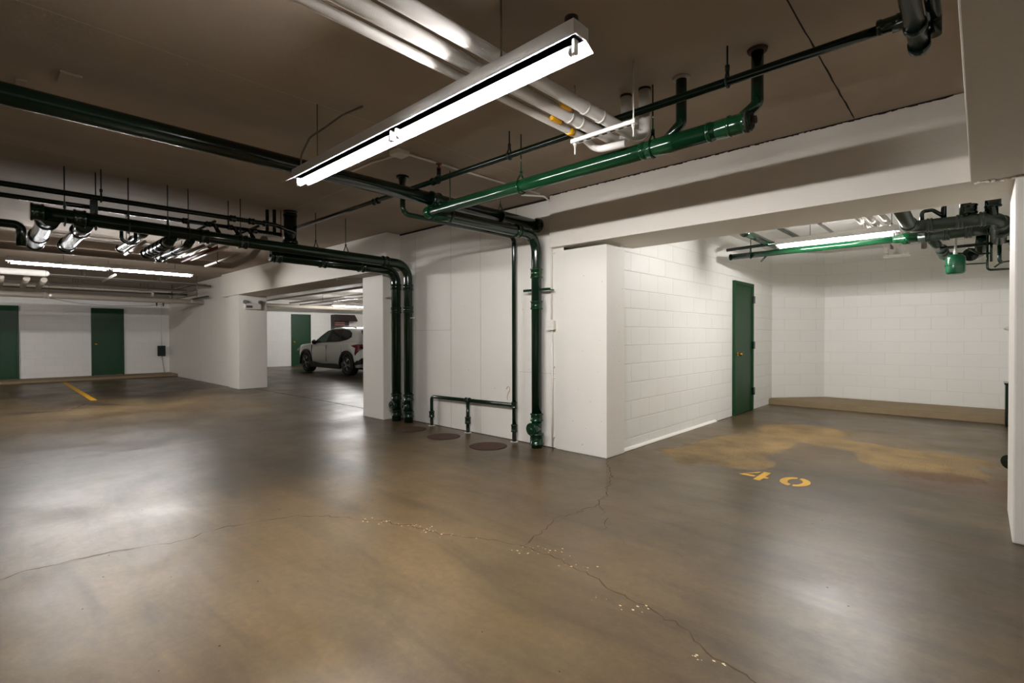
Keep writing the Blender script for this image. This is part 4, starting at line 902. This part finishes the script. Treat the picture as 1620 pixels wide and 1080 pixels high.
    r_ = bmesh.ops.extrude_face_region(b, geom=b.faces[:]); bmesh.ops.translate(b, verts=[e for e in r_['geom'] if isinstance(e, bmesh.types.BMVert)], vec=(-.02, 0, -.01)); obj('rear_window', b, 'glass_dark', t)
    b = NB(); box(b, X0+1.75, X0+2.12, Y0-.58, Y0+.58, 1.42, 1.455, bev=.012); obj('spoiler', b, 'carwhite', t)
    for s in (-1, 1):
        b = NB(); tube(b, [(X0-.05, Y0+s*.63, 1.50), (X0+.15, Y0+s*.63, 1.565), (X0+1.35, Y0+s*.63, 1.555), (X0+1.6, Y0+s*.63, 1.50)], .016, .06, 8); obj('roof_rail', b, 'black', t)
        # arch cladding
        for w in (wf, wr):
            b = NB(); n = 18; ya, yb = Y0+s*.86, Y0+s*.915
            pts = [(math.cos(math.pi*i/n), math.sin(math.pi*i/n)) for i in range(-1, n+2)]
            rr_ = []
            for c_, s_ in pts:
                rr_.append([b.verts.new((X0+w+R_*c_, y_, wz+R_*s_)) for R_, y_ in ((wR-.02, ya), (wR-.02, yb), (wR+.055, yb), (wR+.06, ya))])
            for A, B in zip(rr_, rr_[1:]):
                for k in range(4): b.faces.new((A[k], A[(k+1) % 4], B[(k+1) % 4], B[k]))
            obj('wheel_arch', b, 'black', t)
            b = NB(); lathe(b, (X0+w, Y0+s*.55, wz), (0, s, 0), [(0, .39), (.06, .395), (.34, .395)], 28); 
            obj('wheel_well', b, 'black', t) if False else b.free()
            tp = [( .62, .20), (.62, .31), (.66, .335), (.84, .335), (.875, .32), (.88, .245)]
            wt = part_lathe('wheel', (X0+w, Y0, wz), (0, s, 0), tp, 'rubber', t, 36)
            b = NB(); lathe(b, (X0+w, Y0, wz), (0, s, 0), [(.80, .24), (.872, .245), (.885, .235), (.875, .225), (.82, .21)], 32)
            for k in range(5):
                a0 = 2*math.pi*k/5
                for da in (-.14, .14):
                    p0 = Vector((math.cos(a0)*.03, 0, math.sin(a0)*.03)); p1 = Vector((math.cos(a0+da)*.235, 0, math.sin(a0+da)*.235))
                    tube(b, [Vector((X0+w, Y0+s*.885, wz))+p0, Vector((X0+w, Y0+s*.875, wz))+p1], .016, 0, 6)
            lathe(b, (X0+w, Y0, wz), (0, s, 0), [(.85, .05), (.89, .05), (.895, .03)], 16)
            obj('rim', b, 'alloy', wt)
        # rocker cladding, mirror, handles, lights
        b = NB(); prism(b, [(X0+wf+wR, .20), (X0+wr-wR, .20), (X0+wr-wR-.02, .30), (X0+.7, .36), (X0-.3, .34), (X0+wf+wR+.02, .40)], 'y', Y0+s*.84, Y0+s*.905); obj('sill_trim', b, 'black', t)
        b = NB(); lathe(b, (X0-.78, Y0+s*.88, 1.05), (-1, s*.1, 0), [(-.10, .03), (-.08, .07), (-.02, .085), (.04, .07), (.07, .03)], 14); m_ = obj('mirror', b, 'black', t)
        b = NB(); box(b, X0-.705, X0-.695, Y0+s*.88-.05, Y0+s*.88+.05, 1.01, 1.09, bev=.002); obj('mirror_glass', b, 'glass_green', m_)
        for x in (-.05, 1.0): part_box('door_handle', (X0+x, X0+x+.17, *sorted((Y0+s*.88, Y0+s*.915)), .905+.02*x, .93+.02*x), 'carwhite', t, .006)
        for x in (-.95, .1, 1.12): part_box('door_seam', (X0+x, X0+x+.008, *sorted((Y0+s*.86, Y0+s*.898)), .42, .95), 'black', t, 0)
        b = NB(); prism(b, [(X0+1.72, .955), (X0+2.14, 1.0), (X0+2.27, .93), (X0+2.25, .86), (X0+2.10, .80), (X0+1.96, .66), (X0+1.94, .72), (X0+2.0, .88)], 'y', *sorted((Y0+s*.70, Y0+s*.90))); obj('tail_light', b, 'taillight', t)
        b = NB(); prism(b, [(X0-2.22, .78), (X0-1.95, .86), (X0-1.92, .83), (X0-2.2, .73)], 'y', *sorted((Y0+s*.6, Y0+s*.84))); obj('headlight', b, 'headlight', t)
    b = NB(); prism(b, [(X0+wr+wR+.02, .34), (X0+2.2, .40), (X0+2.29, .46), (X0+2.29, .58), (X0+2.1, .50), (X0+wr+wR+.02, .50)], 'y', Y0-.86, Y0+.86); obj('rear_bumper', b, 'black', t)
    b = NB(); prism(b, [(X0-2.28, .26), (X0-1.85, .22), (X0-1.85, .40), (X0-2.26, .52)], 'y', Y0-.74, Y0+.74); obj('front_bumper', b, 'black', t)
    b = NB(); box(b, X0-1.9, X0+2.0, Y0-.6, Y0+.6, .2, .45); obj('underbody', b, 'black', t)
    return t
car()
